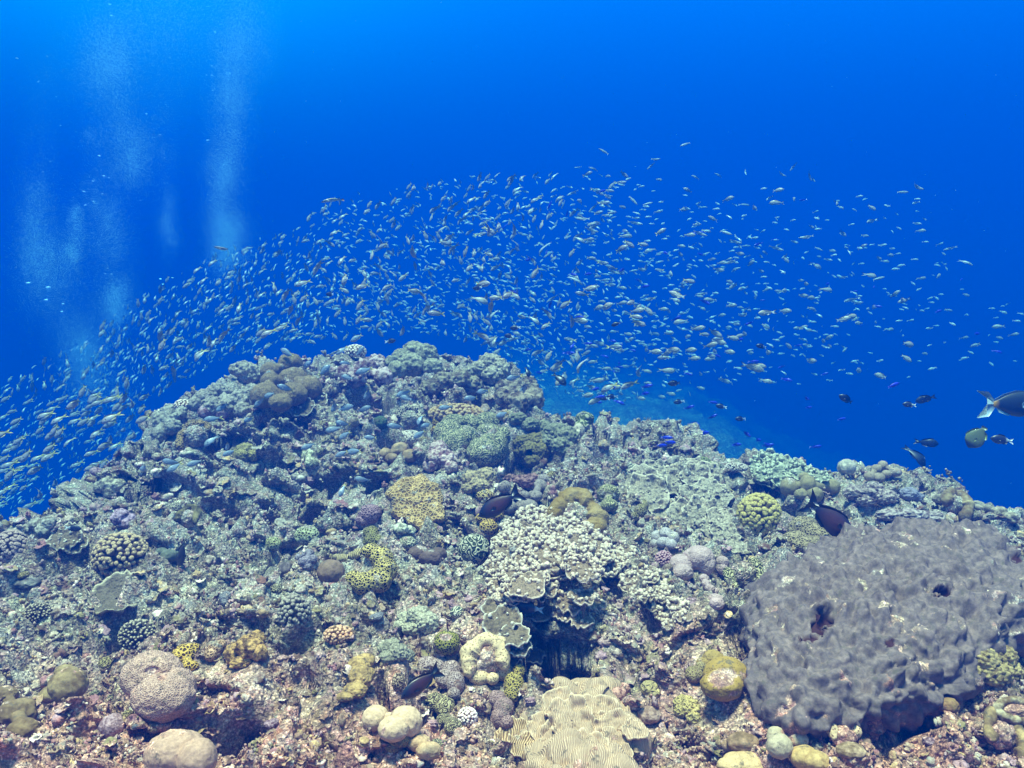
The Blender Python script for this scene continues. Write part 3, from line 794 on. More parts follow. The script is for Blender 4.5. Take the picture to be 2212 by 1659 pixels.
DOME('spotted_coral', 'grey knobs with tiny dark dots in a ring right of the black fish', [(1090, 1052, 15, 13), (1108, 1068, 14, 9), (1132, 1070, 13, 10), (1155, 1072, 17, 13), (1164, 1050, 18, 15), (1098, 1096, 20, 16), (1135, 1094, 26, 18), (1175, 1036, 14, 12)],
     M('dots', (0.36, 0.34, 0.33), (0.10, 0.10, 0.10), 1130, 1070, 3.6), amp=0.08)
DOME('lump_coral', 'reddish turf-covered rock hump inside the ring of grey dotted knobs', [(1130, 1040, 26, 14), (1105, 1036, 18, 12), (1150, 1034, 16, 12)], M('patchy', (0.42, 0.30, 0.30), (0.14, 0.09, 0.09), 1130, 1045, 6), lump=(0.35, 0.35))
RING('ring_coral', 'broad ochre crescent coral curling round a dead white middle behind the ruffled coral', 1246, 1120, 42, 22, -60, 185, M('patchy', (0.42, 0.36, 0.20), (0.34, 0.27, 0.10), 1246, 1110, 26, dead=True, vary=0.1), tilt=0.72)
DOME('brain_coral', 'round pale net-patterned dome right of the ochre crescent', [(1314, 1067, 24, 22), (1316, 1092, 20, 15)], M('meander', (0.52, 0.52, 0.36), (0.18, 0.20, 0.12), 1314, 1070, 4.2))
DOME('lump_coral', 'small green-tan bossed coral below the net-patterned dome', [(1384, 1104, 13, 16), (1368, 1116, 13, 9), (1395, 1090, 12, 12)], M('cells', (0.42, 0.40, 0.24), OLD, 1384, 1105, 4))
DOME('boulder_coral', 'smooth matte brown patch of coral between the white brain dome and the green one', [(905, 1196, 26, 18), (930, 1206, 24, 18), (950, 1196, 16, 14)], M('smooth', (0.24, 0.20, 0.18), (0.19, 0.15, 0.14), 925, 1205, 4), back=0.7)
DOME('brain_coral', 'dark green dome with white squiggled ridges left of the ruffled coral', [(1024, 1188, 35, 34)], M('meander', (0.56, 0.58, 0.50), (0.08, 0.11, 0.06), 1024, 1188, 7.5), amp=0.04)
DOME('brain_coral', 'small whitish brain coral between the yellow honeycomb and the brown patch', [(880, 1172, 20, 15)], M('meander', (0.60, 0.62, 0.52), (0.20, 0.22, 0.16), 880, 1172, 4))
DOME('crusted_knob', 'mint-white crusted knob touching the top of the small whitish brain coral', [(866, 1143, 16, 13), (884, 1147, 14, 11)], M('patchy', (0.66, 0.72, 0.62), (0.24, 0.26, 0.22), 870, 1145, 6), lump=(0.3, 0.4))
DOME('honeycomb_coral', 'purple dome with a white-green rim above the black and yellow crescent', [(799, 1110, 26, 21), (786, 1122, 18, 14)], M('cells', (0.46, 0.36, 0.42), (0.20, 0.14, 0.18), 799, 1110, 5))
DOME('honeycomb_coral', 'green-brown pitted dome between the purple dome and the black and yellow crescent', [(803, 1152, 20, 16), (806, 1168, 22, 16)], M('cells', (0.36, 0.36, 0.20), (0.10, 0.10, 0.04), 803, 1160, 5))
DOME('honeycomb_coral', 'green dome with cyan-white rim on the left middle slope', [(663, 1157, 27, 22)], M('cells', (0.56, 0.62, 0.46), (0.13, 0.13, 0.03), 663, 1157, 5.5), amp=0.05)
DOME('honeycomb_coral', 'smaller green-white dome left of the cyan-rimmed dome', [(590, 1175, 19, 16)], M('cells', (0.52, 0.56, 0.38), (0.14, 0.14, 0.05), 590, 1175, 5))
DOME('boulder_coral', 'smooth brown-grey ball resting beside the black and yellow crescent', [(715, 1236, 30, 27)], M('smooth', (0.33, 0.27, 0.22), (0.29, 0.235, 0.19), 715, 1236, 3, vary=0.06), amp=0.03)
DOME('honeycomb_coral', 'fat crescent of yellow honeycomb coral with black pits open at its top left', [(802, 1190, 22, 16), (824, 1206, 25, 24), (832, 1232, 26, 28), (816, 1254, 30, 27), (788, 1260, 30, 24), (764, 1250, 20, 17)], M('cells', (0.62, 0.56, 0.28), (0.03, 0.03, 0.02), 797, 1232, 6.0, vary=0.1), samedep=True, amp=0.06, lump=(0.05, 0.5))
DOME('leaf_coral', 'cream folded coral lobes wedged between the brown ball and the crescent', [(742, 1206, 15, 9), (765, 1200, 14, 9), (722, 1202, 13, 8), (775, 1192, 12, 8)], M('ridges', (0.56, 0.52, 0.36), (0.3, 0.27, 0.17), 750, 1200, 4), amp=0.2)
DOME('boulder_coral', 'little grey mushroom-shaped head left of the smooth brown ball', [(616, 1230, 14, 17)], M('smooth', (0.32, 0.30, 0.32), GREYD, 616, 1230, 3))
DOME('lump_coral', 'bluish cluster of little bumps above left of the smooth brown ball', [(655, 1200, 11), (668, 1196, 10), (662, 1212, 12), (676, 1208, 10), (652, 1214, 9), (665, 1224, 9), (645, 1205, 8)], M('grain', (0.42, 0.42, 0.50), GREYD, 662, 1210, 4))
STUBS('finger_coral', 'dark grey fingered coral with pale tips below the smooth brown ball', 636, 1318, 37, 40, 62, 6.0, M('smooth', (0.20, 0.21, 0.20), GREYD, 636, 1320, 4, tip=(0.44, 0.44, 0.40)), L=2.6, taper=0.75)
STUBS('finger_coral', 'peach-coloured short fingered coral right of the dark grey fingers', 732, 1368, 34, 20, 46, 4.6, M('smooth', (0.56, 0.38, 0.26), TAND, 732, 1365, 4, tip=(0.74, 0.56, 0.42)), L=2.0, taper=0.8)
DOME('lump_coral', 'pale grainy coral cushion above the green honeycomb ball', [(880, 1340, 24, 18), (905, 1330, 26, 20), (925, 1345, 24, 22), (895, 1358, 24, 16), (865, 1350, 16, 10)], M('grain', (0.58, 0.60, 0.50), (0.26, 0.27, 0.24), 900, 1345, 5), lump=(0.3, 0.3))
DOME('lump_coral', 'grey-green bumpy coral bank left of the purple honeycomb coral', [(845, 1395, 20, 16), (862, 1410, 22, 18), (840, 1420, 20, 14), (880, 1418, 16, 14), (828, 1402, 14)], M('grain', (0.46, 0.48, 0.40), (0.20, 0.21, 0.18), 850, 1405, 6), lump=(0.35, 0.3))
DOME('honeycomb_coral', 'green honeycomb ball with a dead white cap', [(964, 1389, 29, 27)], M('cells', (0.44, 0.44, 0.16), (0.05, 0.05, 0.02), 964, 1390, 5.5, dead=True), craters=[(962, 1376, 15, 9, 2)])
DOME('brain_coral', 'tiny white coiled brain coral above the green honeycomb ball', [(987, 1323, 15, 13), (973, 1334, 8, 7)], M('meander', (0.66, 0.68, 0.58), (0.14, 0.18, 0.15), 987, 1323, 6))
# --- ruffled coral, centre of the picture
RUF = coral_mat('ruffled_coral', 'grain', (0.40, 0.35, 0.29), (0.22, 0.19, 0.15), 0.008, tip=(0.70, 0.67, 0.60), vary=0.15)
def RUFFLED(name, label, tiers, base, mat, knob=1.0, cup=0.10, tipup=0.55, bulge=None, kedge=0.6):
    parts = []; cens = []
    for k, (x, y, R, asp, kn) in enumerate(tiers):
        dg = rest(x, y, R, R * asp * 0.7)
        m = dg / FPX
        dg2 = dg + 0.05 * R * m
        if bulge:
            q = ((x - bulge[0]) / bulge[2]) ** 2 + ((y - bulge[1]) / bulge[3]) ** 2
            dg2 -= bulge[4] * max(0, 1 - q)
        c = at(x, y, dg2)
        th = math.radians(RNG.uniform(-14, 14))
        nd_ = UPV * asp * 1.05 - FWD * tipup * 0.75; nd_ /= np.linalg.norm(nd_)
        up_in = UPV * 0.9 * asp + FWD * 0.8; up_in -= nd_ * (up_in @ nd_); up_in /= np.linalg.norm(up_in)
        a_ = RIGHT * math.cos(th) + up_in * math.sin(th); b_ = -RIGHT * math.sin(th) + up_in * math.cos(th)
        if cens:
            j = int(np.argmin([np.linalg.norm(c - q) for q in cens])); ds_ = np.linalg.norm(c - cens[j])
            if ds_ > 0.3 * R * m:
                bv, bf, bm_ = stub(cens[j], c - cens[j], ds_, 0.14 * R * m, 0.14 * R * m, ns=8); parts.append((bv, bf, bm_ * 0))
        cens.append(c)
        parts += plate(c, a_, b_, nd_, R * m, 0.011, cup=cup, ruff=0.30, sd=nseed(), knobs=kn, krad=0.10 * knob * 40 / max(R, 24), kedge=kedge)
    for (x, y, r, ry) in base:
        W, F_ = lobe(x, y, r, ry, lump=(0.25, 0.3), amp=0.15); parts.append((W, F_, np.zeros(len(W))))
    V, F, mk = join(parts)
    return finish(name, label, V, F, mat, mk)
tiers = []
for (y, x0, x1, n, R) in [(1120, 1130, 1235, 4, 26), (1142, 1105, 1262, 5, 30), (1164, 1090, 1280, 6, 32), (1186, 1082, 1300, 6, 34), (1208, 1080, 1312, 6, 36), (1228, 1062, 1322, 6, 36), (1246, 1060, 1200, 4, 34), (1270, 1070, 1190, 3, 36), (1292, 1075, 1150, 2, 32)]:
    for i in range(n):
        tiers.append((x0 + (x1 - x0) * (i + 0.5) / n + RNG.uniform(-7, 7), y + RNG.uniform(-5, 5), R * RNG.uniform(0.85, 1.2), 0.46, 70))
tiers += [(1135, 1268, 40, 0.6, 16), (1180, 1240, 36, 0.7, 8), (1215, 1228, 34, 0.8, 18), (1225, 1300, 36, 0.5, 30), (1262, 1290, 32, 0.8, 34), (1285, 1310, 26, 0.8, 22), (1260, 1345, 26, 1.0, 3), (1225, 1325, 30, 0.8, 8), (1165, 1320, 34, 0.5, 3), (1118, 1286, 32, 0.6, 8)]
RUFFLED('ruffled_coral', 'large cream ruffled plate coral with knobbly frilled rims in the centre of the picture', tiers, [], RUF, bulge=(1185, 1205, 150, 125, 0.34), tipup=0.30, kedge=0.74)
tiers = [(1350, 1195, 26, 0.8, 40), (1335, 1215, 26, 0.8, 40), (1395, 1240, 30, 0.8, 46), (1365, 1262, 30, 0.8, 46), (1420, 1262, 30, 0.8, 46), (1385, 1285, 26, 0.8, 40), (1440, 1290, 28, 0.8, 40), (1465, 1312, 24, 0.8, 40), (1410, 1305, 28, 0.8, 46), (1436, 1330, 24, 0.9, 34), (1350, 1240, 22, 0.9, 30), (1445, 1352, 16, 1.0, 14), (1475, 1335, 20, 1.0, 6)]
RUFFLED('ruffled_coral', 'lower arm of knobbly cream branches stepping down right of the large ruffled coral', tiers, [], RUF, knob=1.15)
EDGE = coral_mat('leaf_coral', 'grain', (0.30, 0.27, 0.21), (0.19, 0.17, 0.14), 0.012, tip=(0.72, 0.74, 0.68), vary=0.2)
RUFFLED('leaf_coral', 'grey scalloped leaf coral with bright rims hanging over the dark cave', [(1085, 1345, 42, 0.9, 3), (1110, 1375, 36, 1.0, 3), (1118, 1402, 30, 1.1, 3), (1080, 1320, 36, 0.7, 3), (1105, 1425, 22, 1.0, 0)], [], EDGE)
RUFFLED('leaf_coral', 'round dark leaf coral half hidden inside the cave mouth', [(1152, 1420, 26, 1.1, 0)], [], coral_mat('leaf_coral', 'smooth', (0.13, 0.13, 0.14), (0.10, 0.10, 0.11), 0.02, tip=(0.32, 0.34, 0.36)))

# --- middle right
DOME('lump_coral', 'pale grey-blue cluster of dimpled lumps right of the ruffled coral', [(1420, 1160, 14, 14), (1438, 1152, 15, 13), (1455, 1162, 13, 14), (1432, 1172, 14, 12), (1450, 1176, 13, 12), (1415, 1174, 10)], M('dots', (0.50, 0.50, 0.52), GREYD, 1435, 1165, 2.6), amp=0.05)
PALEH = M('grain', (0.58, 0.50, 0.52), (0.46, 0.38, 0.38), 1500, 1210, 3)
DOME('boulder_coral', 'pair of smooth lilac-white domes, the left lower one like a mushroom cap', [(1470, 1222, 25, 24), (1508, 1206, 34, 28), (1522, 1218, 24, 26), (1474, 1236, 24, 18)], PALEH, amp=0.07)
DOME('boulder_coral', 'little lilac-white knob right of the pair of lilac-white domes', [(1560, 1214, 14, 13), (1560, 1228, 12, 13)], PALEH)
DOME('boulder_coral', 'curved white finger of coral standing below the lilac-white domes', [(1521, 1250, 11, 10), (1526, 1262, 10, 10), (1534, 1272, 11, 10), (1542, 1278, 10, 9)], PALEH)
DOME('boulder_coral', 'lowest lilac-white lump, alone on dark rock right of the knobbly branches', [(1546, 1294, 17, 12), (1548, 1304, 16, 14)], PALEH)
STUBS('pink_coral', 'deep red-purple bushy coral left of the lilac-white domes', 1434, 1206, 20, 20, 60, 3.2, M('patchy', (0.36, 0.20, 0.24), (0.20, 0.09, 0.12), 1434, 1206, 4, tip=(0.62, 0.48, 0.54)), L=1.8)
STUBS('bush_coral', 'olive-yellow round bush coral of blunt clustered fingers on the right', 1640, 1108, 50, 52, 120, 7.0, M('smooth', (0.42, 0.38, 0.15), (0.26, 0.23, 0.09), 1640, 1110, 6, tip=(0.56, 0.52, 0.26)), L=2.6, fork=1, taper=0.8, core=0.78)
DOME('honeycomb_coral', 'grey cone-shaped honeycomb coral under the brown fish with white tail spots', [(1738, 1150, 36, 36), (1718, 1168, 28, 22), (1766, 1160, 30, 26), (1745, 1176, 40, 18), (1730, 1132, 18, 18), (1780, 1175, 26, 16)],
     M('cells', (0.46, 0.42, 0.30), (0.17, 0.15, 0.10), 1740, 1155, 5.5), samedep=True, amp=0.08)
RING('ring_coral', 'low ring of pale green coral with dark gaps round a turf-covered stone', 1608, 1242, 32, 11, -200, 60, M('meander', (0.56, 0.56, 0.40), (0.12, 0.13, 0.06), 1608, 1245, 6, dead=True))
DOME('boulder_coral', 'smooth yellow-tan dome touching the left edge of the big grey coral', [(1682, 1263, 22, 19), (1668, 1276, 12, 9)], M('smooth', (0.56, 0.50, 0.28), TAN, 1682, 1263, 5))
# encrusting plates field
PLT = coral_mat('plate_coral', 'grain', (0.50, 0.49, 0.42), (0.26, 0.25, 0.22), 0.014, tip=(0.66, 0.65, 0.57), vary=0.2)
def PLATES(label, spec, mat=PLT, name='plate_coral'):
    n0 = len(FOOT)
    RUFFLED(name, label, spec, [], mat, knob=0.6, cup=0.16, tipup=0.8)
    del FOOT[n0:]
PLATES('pale green plate coral with curled rim below the skyline, top left of the plate field', [(1385, 1035, 40, 0.62, 20), (1410, 1020, 30, 0.6, 12), (1362, 1050, 30, 0.6, 10)])
PLATES('pale plate coral with a scalloped left rim in the middle of the plate field', [(1400, 1065, 46, 0.6, 14), (1440, 1055, 40, 0.6, 14)])
PLATES('wide pale crusting plate coral above the olive-yellow bush, left of its top', [(1480, 1045, 48, 0.6, 26), (1520, 1035, 46, 0.6, 26), (1500, 1020, 36, 0.6, 20)])
PLATES('pale plate coral stepping down left of the olive-yellow bush', [(1535, 1070, 44, 0.6, 20), (1560, 1060, 36, 0.6, 16), (1500, 1078, 36, 0.6, 16)])
PLATES('grey-green plate coral with lacy hanging rim under the plate field', [(1520, 1115, 46, 0.6, 12), (1560, 1125, 36, 0.7, 12), (1480, 1110, 38, 0.6, 12), (1500, 1140, 32, 0.6, 6)])
PLATES('lowest plate coral, broken rim above the lilac-white domes', [(1565, 1158, 34, 0.7, 6), (1588, 1180, 24, 0.9, 4), (1545, 1150, 30, 0.6, 8)])
PLATES('small pale plate coral left of the lacy hanging rim', [(1440, 1110, 34, 0.6, 14), (1418, 1095, 26, 0.6, 8)])
BLU = coral_mat('leaf_coral', 'grain', (0.42, 0.47, 0.40), (0.22, 0.26, 0.22), 0.012, tip=(0.60, 0.66, 0.56), vary=0.2)
RUFFLED('leaf_coral', 'blue-green frilled coral ridge rising on the right skyline', [(1668, 992, 26, 0.7, 44), (1650, 1010, 34, 0.6, 40), (1690, 1008, 34, 0.6, 44), (1720, 1020, 32, 0.6, 40), (1752, 1030, 32, 0.6, 40), (1700, 1032, 38, 0.6, 30), (1662, 1030, 34, 0.5, 24), (1778, 1038, 24, 0.6, 24), (1638, 1025, 26, 0.6, 20)], [], BLU, knob=1.0)
STUBS('table_coral', 'small pale table coral of fine twigs left of the blue-green ridge', 1590, 1008, 26, 11, 90, 1.8, M('smooth', (0.52, 0.52, 0.48), GREYD, 1590, 1008, 3, tip=(0.74, 0.74, 0.70)), L=3.0)
DOME('honeycomb_coral', 'green netted hump at the foot of the rocky shoulder, left of the table coral', [(1518, 1003, 20, 17), (1540, 1012, 20, 16)], M('cells', (0.36, 0.40, 0.24), (0.14, 0.17, 0.08), 1530, 1008, 5))
DOME('boulder_coral', 'whitish dome standing alone on the right skyline', [(1829, 1010, 20, 18)], M('patchy', (0.62, 0.62, 0.56), (0.44, 0.46, 0.42), 1829, 1012, 8, vary=0.1), amp=0.08)
DOME('boulder_coral', 'bunch of smooth grey balls on the skyline right of the whitish dome', [(1907, 1006, 11), (1892, 1014, 11), (1934, 1020, 14, 10), (1879, 1030, 12, 11), (1898, 1032, 14, 11), (1915, 1024, 11, 9)], M('dots', (0.42, 0.38, 0.31), (0.33, 0.29, 0.24), 1905, 1015, 3), amp=0.03, samedep=True)
DOME('lobed_coral', 'olive-grey fat lobed coral with dimpled tops below the blue-green ridge', [(1705, 1052, 20, 20), (1700, 1035, 14, 12), (1745, 1048, 18, 22), (1758, 1068, 20, 18), (1795, 1052, 20, 18), (1782, 1034, 13, 11), (1738, 1030, 12, 10), (1730, 1068, 14, 12)],
     M('dots', (0.38, 0.36, 0.24), (0.27, 0.25, 0.17), 1740, 1050, 3), amp=0.08)
DOME('lump_coral', 'bluish fuzzy lump on the right slope', [(1962, 1068, 22, 15), (1978, 1074, 16, 12)], M('grain', (0.38, 0.40, 0.50), (0.22, 0.24, 0.30), 1965, 1070, 4), lump=(0.2, 0.3))
RING('ring_coral', 'tan ring-shaped coral on the far right skyline', 2068, 1088, 22, 13, -110, 190, M('smooth', (0.44, 0.40, 0.27), TAND, 2068, 1088, 5, dead=True))
DOME('lump_coral', 'row of pale tan lumps ending the skyline at the right edge', [(2110, 1092, 16, 11), (2134, 1100, 15, 11), (2160, 1106, 16, 12), (2185, 1118, 16, 12), (2030, 1078, 15, 11)], M('patchy', (0.50, 0.48, 0.40), PALED, 2130, 1100, 6), lump=(0.2, 0.4))
DOME('lump_coral', 'grey and violet rocky boss between the bluish lump and the brown fish', [(1850, 1065, 26, 17), (1885, 1060, 26, 18), (1915, 1075, 24, 16), (1870, 1080, 24, 14)], M('patchy', (0.50, 0.48, 0.46), (0.20, 0.17, 0.20), 1880, 1070, 5), lump=(0.3, 0.3))
DOME('lump_coral', 'pale crusted hump behind the top of the big grey coral', [(1960, 1112, 34, 14), (2010, 1118, 34, 14), (1920, 1112, 28, 12)], M('patchy', (0.52, 0.50, 0.50), (0.24, 0.20, 0.22), 1960, 1115, 6), lump=(0.3, 0.3))
# --- big grey coral
def big_disp(W, nn, m):
    L = m
    w = np.stack([vnoise(W * 7, 201), vnoise(W * 7, 202), vnoise(W * 7, 203)], 1)
    Q = W + 0.03 * w
    F1, F2, I = worley(Q * np.array([1, 1, 1]) * 24, 204)
    F1b, _, Ib = worley(Q * 50, 205)
    low = fbm(W * 5, 3, 206)
    r = 1 - np.abs(fbm(Q * 16, 2, 207)) * 2.2
    return W + nn * (0.030 * low + 0.042 * (0.55 - F1) * (0.4 + I) + 0.016 * (0.5 - F1b) + 0.016 * r)[:, None]
STAR('lobed_coral', 'huge purple-grey coral mound with wavy knobbly skin filling the lower right', (1925, 1360, 230),
     [(1790, 1375, 172), (1880, 1330, 186), (1970, 1310, 176), (2070, 1295, 158), (2140, 1300, 118), (1760, 1440, 142), (1880, 1420, 150), (2000, 1390, 140), (1830, 1480, 102), (1700, 1440, 88)],
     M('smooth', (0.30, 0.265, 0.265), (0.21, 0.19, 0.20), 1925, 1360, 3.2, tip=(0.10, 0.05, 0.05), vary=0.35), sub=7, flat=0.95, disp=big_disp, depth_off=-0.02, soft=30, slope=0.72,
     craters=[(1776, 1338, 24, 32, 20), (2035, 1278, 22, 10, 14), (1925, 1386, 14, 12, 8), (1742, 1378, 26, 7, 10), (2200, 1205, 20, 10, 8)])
DOME('lobed_coral', 'small grey ball set in the dark hole of the huge purple-grey coral', [(1768, 1336, 20, 23, -0.10)], M('smooth', (0.27, 0.22, 0.225), (0.20, 0.17, 0.185), 1768, 1336, 4), back=0.2, amp=0.1)
# --- left side
STUBS('finger_coral', 'purple-grey knobbly bush coral at the left edge of the picture', 24, 1178, 38, 40, 80, 5.5, M('smooth', (0.34, 0.30, 0.30), GREYD, 30, 1180, 5, tip=(0.50, 0.44, 0.42)), L=1.9, taper=0.9)
STUBS('finger_coral', 'tan bush of thick blunt fingers on the left slope above the dished plate coral', 262, 1192, 62, 50, 120, 6.0, M('smooth', (0.36, 0.30, 0.22), GREYD, 262, 1195, 5, tip=(0.58, 0.50, 0.36)), L=2.4, taper=0.8)
RUFFLED('dish_coral', 'wide grey-brown dished plate coral with a bright curled rim on the left', [(252, 1296, 62, 0.78, 0)], [], coral_mat('dish_coral', 'grain', (0.25, 0.23, 0.19), (0.18, 0.17, 0.15), 0.008, tip=(0.62, 0.62, 0.52)), cup=0.30, bulge=(252, 1296, 100, 100, -0.05))
STUBS('finger_coral', 'grey coral of pointed stubs below the dished plate coral', 298, 1368, 42, 36, 90, 3.8, M('smooth', (0.24, 0.24, 0.21), GREYD, 298, 1370, 4, tip=(0.60, 0.58, 0.48)), L=2.3, taper=0.6)
STUBS('finger_coral', 'small grey coral of pointed stubs at the lower left edge', 84, 1320, 30, 22, 60, 3.0, M('smooth', (0.26, 0.25, 0.22), GREYD, 84, 1320, 4, tip=(0.60, 0.58, 0.48)), L=2.3, taper=0.6)
PLATES('tan-green plate coral with blunt lobes on the far left slope', [(140, 1165, 36, 0.6, 16), (165, 1172, 28, 0.6, 8)], EDGE)
DOME('boulder_coral', 'smooth grey hump at the left edge under the knobbly bush', [(54, 1262, 26, 12), (72, 1258, 16, 10)], M('smooth', (0.26, 0.28, 0.28), GREYD, 54, 1262, 4))
DOME('boulder_coral', 'grey-green smooth lumps beside the upright dark fish on the left', [(365, 1200, 18, 14), (382, 1208, 16, 16), (350, 1192, 14, 9)], M('smooth', (0.24, 0.28, 0.24), (0.16, 0.19, 0.17), 370, 1205, 5))
DOME('lump_coral', 'lilac knobbly coral head below the dark hollow on the left slope', [(262, 1112, 18, 14), (280, 1122, 16, 14), (268, 1130, 16, 12), (250, 1120, 12)], M('patchy', (0.56, 0.48, 0.60), (0.26, 0.20, 0.26), 268, 1120, 5), lump=(0.3, 0.35))
DOME('honeycomb_coral', 'pale netted little dome right of the dark hollow on the left slope', [(376, 1098, 16, 13)], M('cells', (0.50, 0.50, 0.42), GREYD, 376, 1098, 4.5))
RING('ring_coral', 'olive horseshoe coral on the left slope between the netted dome and the black fish', 404, 1120, 20, 8, -30, 200, M('smooth', (0.36, 0.34, 0.20), OLD, 404, 1120, 4, dead=True))
DOME('lump_coral', 'pale rocky knob on the left skyline beside the swarm', [(232, 1046, 18, 16), (215, 1052, 12, 12), (255, 1048, 16, 14), (240, 1062, 16)], M('patchy', (0.54, 0.54, 0.46), PALED, 232, 1050, 6), lump=(0.3, 0.35))
DOME('lump_coral', 'second pale knob lower on the left skyline', [(80, 1133, 18, 14), (104, 1130, 16, 14), (64, 1142, 14, 12), (95, 1146, 18)], M('patchy', (0.50, 0.52, 0.48), PALED, 90, 1140, 6), lump=(0.3, 0.35))
RING('honeycomb_coral', 'brown honeycomb shelf under a round hump on the upper left face of the mound', 420, 942, 28, 8, 20, 240, M('cells', (0.46, 0.38, 0.22), (0.10, 0.08, 0.04), 420, 940, 5, dead=True))
DOME('crusted_knob', 'lilac-pink crusted bump above the brown honeycomb shelf', [(460, 880, 20, 18), (442, 890, 16, 14), (478, 892, 16)], M('patchy', (0.52, 0.44, 0.50), (0.30, 0.20, 0.22), 460, 888, 7), lump=(0.2, 0.4))
DOME('honeycomb_coral', 'olive pitted hump with a dead side below the tan heads', [(588, 885, 26, 22), (615, 888, 24, 20)], M('cells', (0.40, 0.38, 0.22), (0.16, 0.13, 0.08), 600, 888, 6, dead=True), craters=[(625, 880, 18, 16, 3)])
DOME('lump_coral', 'yellow-green cauliflower knob on the dark left face of the mound', [(530, 975, 22, 18), (520, 985, 16, 14), (545, 985, 16, 14)], M('grain', (0.46, 0.44, 0.24), OLD, 530, 980, 6), lump=(0.25, 0.35))
DOME('lump_coral', 'white-green rough lump low on the dark left face', [(665, 985, 14, 15), (672, 1000, 14, 13)], M('patchy', (0.60, 0.64, 0.52), (0.26, 0.27, 0.22), 668, 990, 5), lump=(0.3, 0.35))
DOME('lump_coral', 'little white cluster of bubbles-like lumps in the middle of the dark face', [(648, 1034, 12, 9), (636, 1030, 8, 7), (656, 1028, 8)], M('smooth', (0.62, 0.62, 0.58), PALED, 648, 1034, 4))
PLATES('thin grey shelf coral jutting below the tan heads', [(650, 878, 28, 0.35, 6), (680, 868, 28, 0.35, 8)], EDGE)
# --- foreground
DOME('boulder_coral', 'big tan-pink dome with a dead pit on its crown, lower left', [(330, 1462, 66, 54), (352, 1505, 64, 50), (385, 1490, 36, 46)], M('cells', (0.62, 0.50, 0.44), (0.46, 0.35, 0.30), 335, 1480, 5.0, dead=True, vary=0.12), craters=[(328, 1450, 18, 11, 6), (350, 1462, 13, 9, 6)], amp=0.05, lump=(0.10, 0.55), samedep=True)
DOME('boulder_coral', 'wide smooth tan-orange dome at the bottom edge, left', [(382, 1630, 70, 50), (425, 1640, 42, 44)], M('smooth', (0.58, 0.46, 0.38), (0.48, 0.38, 0.31), 390, 1625, 4, vary=0.12), amp=0.06, samedep=True)
DOME('honeycomb_coral', 'bright yellow honeycomb coral with open pits behind the tan-pink dome', [(400, 1412, 27, 20), (412, 1400, 20, 12), (408, 1438, 20, 12), (386, 1420, 14, 15)], M('cells', (0.70, 0.56, 0.20), (0.14, 0.09, 0.02), 400, 1420, 7.5, vary=0.1), samedep=True)
DOME('crusted_knob', 'lilac speckled knob between the tan-pink dome and the bottom left rubble', [(243, 1568, 27, 26)], M('patchy', (0.56, 0.46, 0.50), (0.30, 0.22, 0.24), 243, 1570, 4))
DOME('boulder_coral', 'smooth olive-tan hump with pale top near the lower left corner', [(147, 1482, 40, 38), (140, 1452, 22, 16), (110, 1500, 24, 18)], M('smooth', (0.44, 0.38, 0.24), TAND, 147, 1480, 6), amp=0.1)
DOME('boulder_coral', 'brown folded hump in the lower left corner', [(36, 1540, 40, 32), (50, 1575, 36, 24), (12, 1500, 24, 18)], M('smooth', (0.34, 0.28, 0.18), TAND, 36, 1545, 7), amp=0.2)
DOME('lump_coral', 'yellow and brown warty lump left of the reddish turf rock', [(512, 1412, 26, 26), (538, 1398, 30, 26), (552, 1385, 20, 22), (520, 1430, 24, 14), (560, 1410, 18)], M('patchy', (0.60, 0.46, 0.24), (0.20, 0.14, 0.08), 530, 1408, 7), lump=(0.25, 0.4))
DOME('honeycomb_coral', 'peach netted coral at the left of the yellow warty lump', [(462, 1400, 18, 16), (455, 1415, 14, 14), (476, 1392, 14, 10)], M('cells', (0.62, 0.48, 0.36), TAND, 462, 1405, 6))
DOME('lump_coral', 'yellow-tan upright lumpy coral with small white bumps', [(775, 1440, 24, 22), (790, 1428, 20, 16), (778, 1465, 26, 26), (768, 1492, 26, 16), (800, 1455, 12), (745, 1505, 18, 10)], M('patchy', (0.54, 0.44, 0.24), (0.34, 0.27, 0.15), 778, 1465, 8), lump=(0.2, 0.3), samedep=True)
DOME('boulder_coral', 'twin smooth cream domes at the bottom edge, left of centre', [(812, 1552, 30, 27), (876, 1560, 36, 34), (850, 1575, 34, 26)], M('smooth', (0.70, 0.60, 0.47), (0.58, 0.49, 0.37), 845, 1555, 3.5, vary=0.1), amp=0.05, samedep=True)
DOME('boulder_coral', 'low smooth cream lobes at the very bottom beneath the twin cream domes', [(905, 1605, 26, 18), (925, 1622, 28, 18), (892, 1590, 18)], M('smooth', (0.60, 0.50, 0.36), (0.50, 0.40, 0.28), 905, 1610, 4), samedep=True)
DOME('lump_coral', 'yellowish grainy patch under the left of the twin cream domes', [(862, 1595, 24, 18), (850, 1612, 18, 14)], M('grain', (0.46, 0.40, 0.22), OLD, 862, 1600, 4), lump=(0.2, 0.3))
DOME('brain_coral', 'small dark winding brain coral at the left of the dark fish', [(860, 1475, 14, 20)], M('meander', (0.50, 0.44, 0.36), (0.10, 0.07, 0.05), 860, 1475, 5.5))
DOME('brain_coral', 'greenish winding brain coral with a furrow, under the dark fish', [(938, 1518, 24, 20), (962, 1530, 22, 24), (968, 1510, 16, 14)], M('meander', (0.50, 0.48, 0.34), (0.12, 0.10, 0.07), 950, 1525, 5.5))
DOME('brain_coral', 'greenish winding brain coral beside the bright white stubs', [(960, 1556, 18, 14), (980, 1572, 20, 20)], M('meander', (0.50, 0.48, 0.34), (0.12, 0.10, 0.07), 973, 1567, 5))
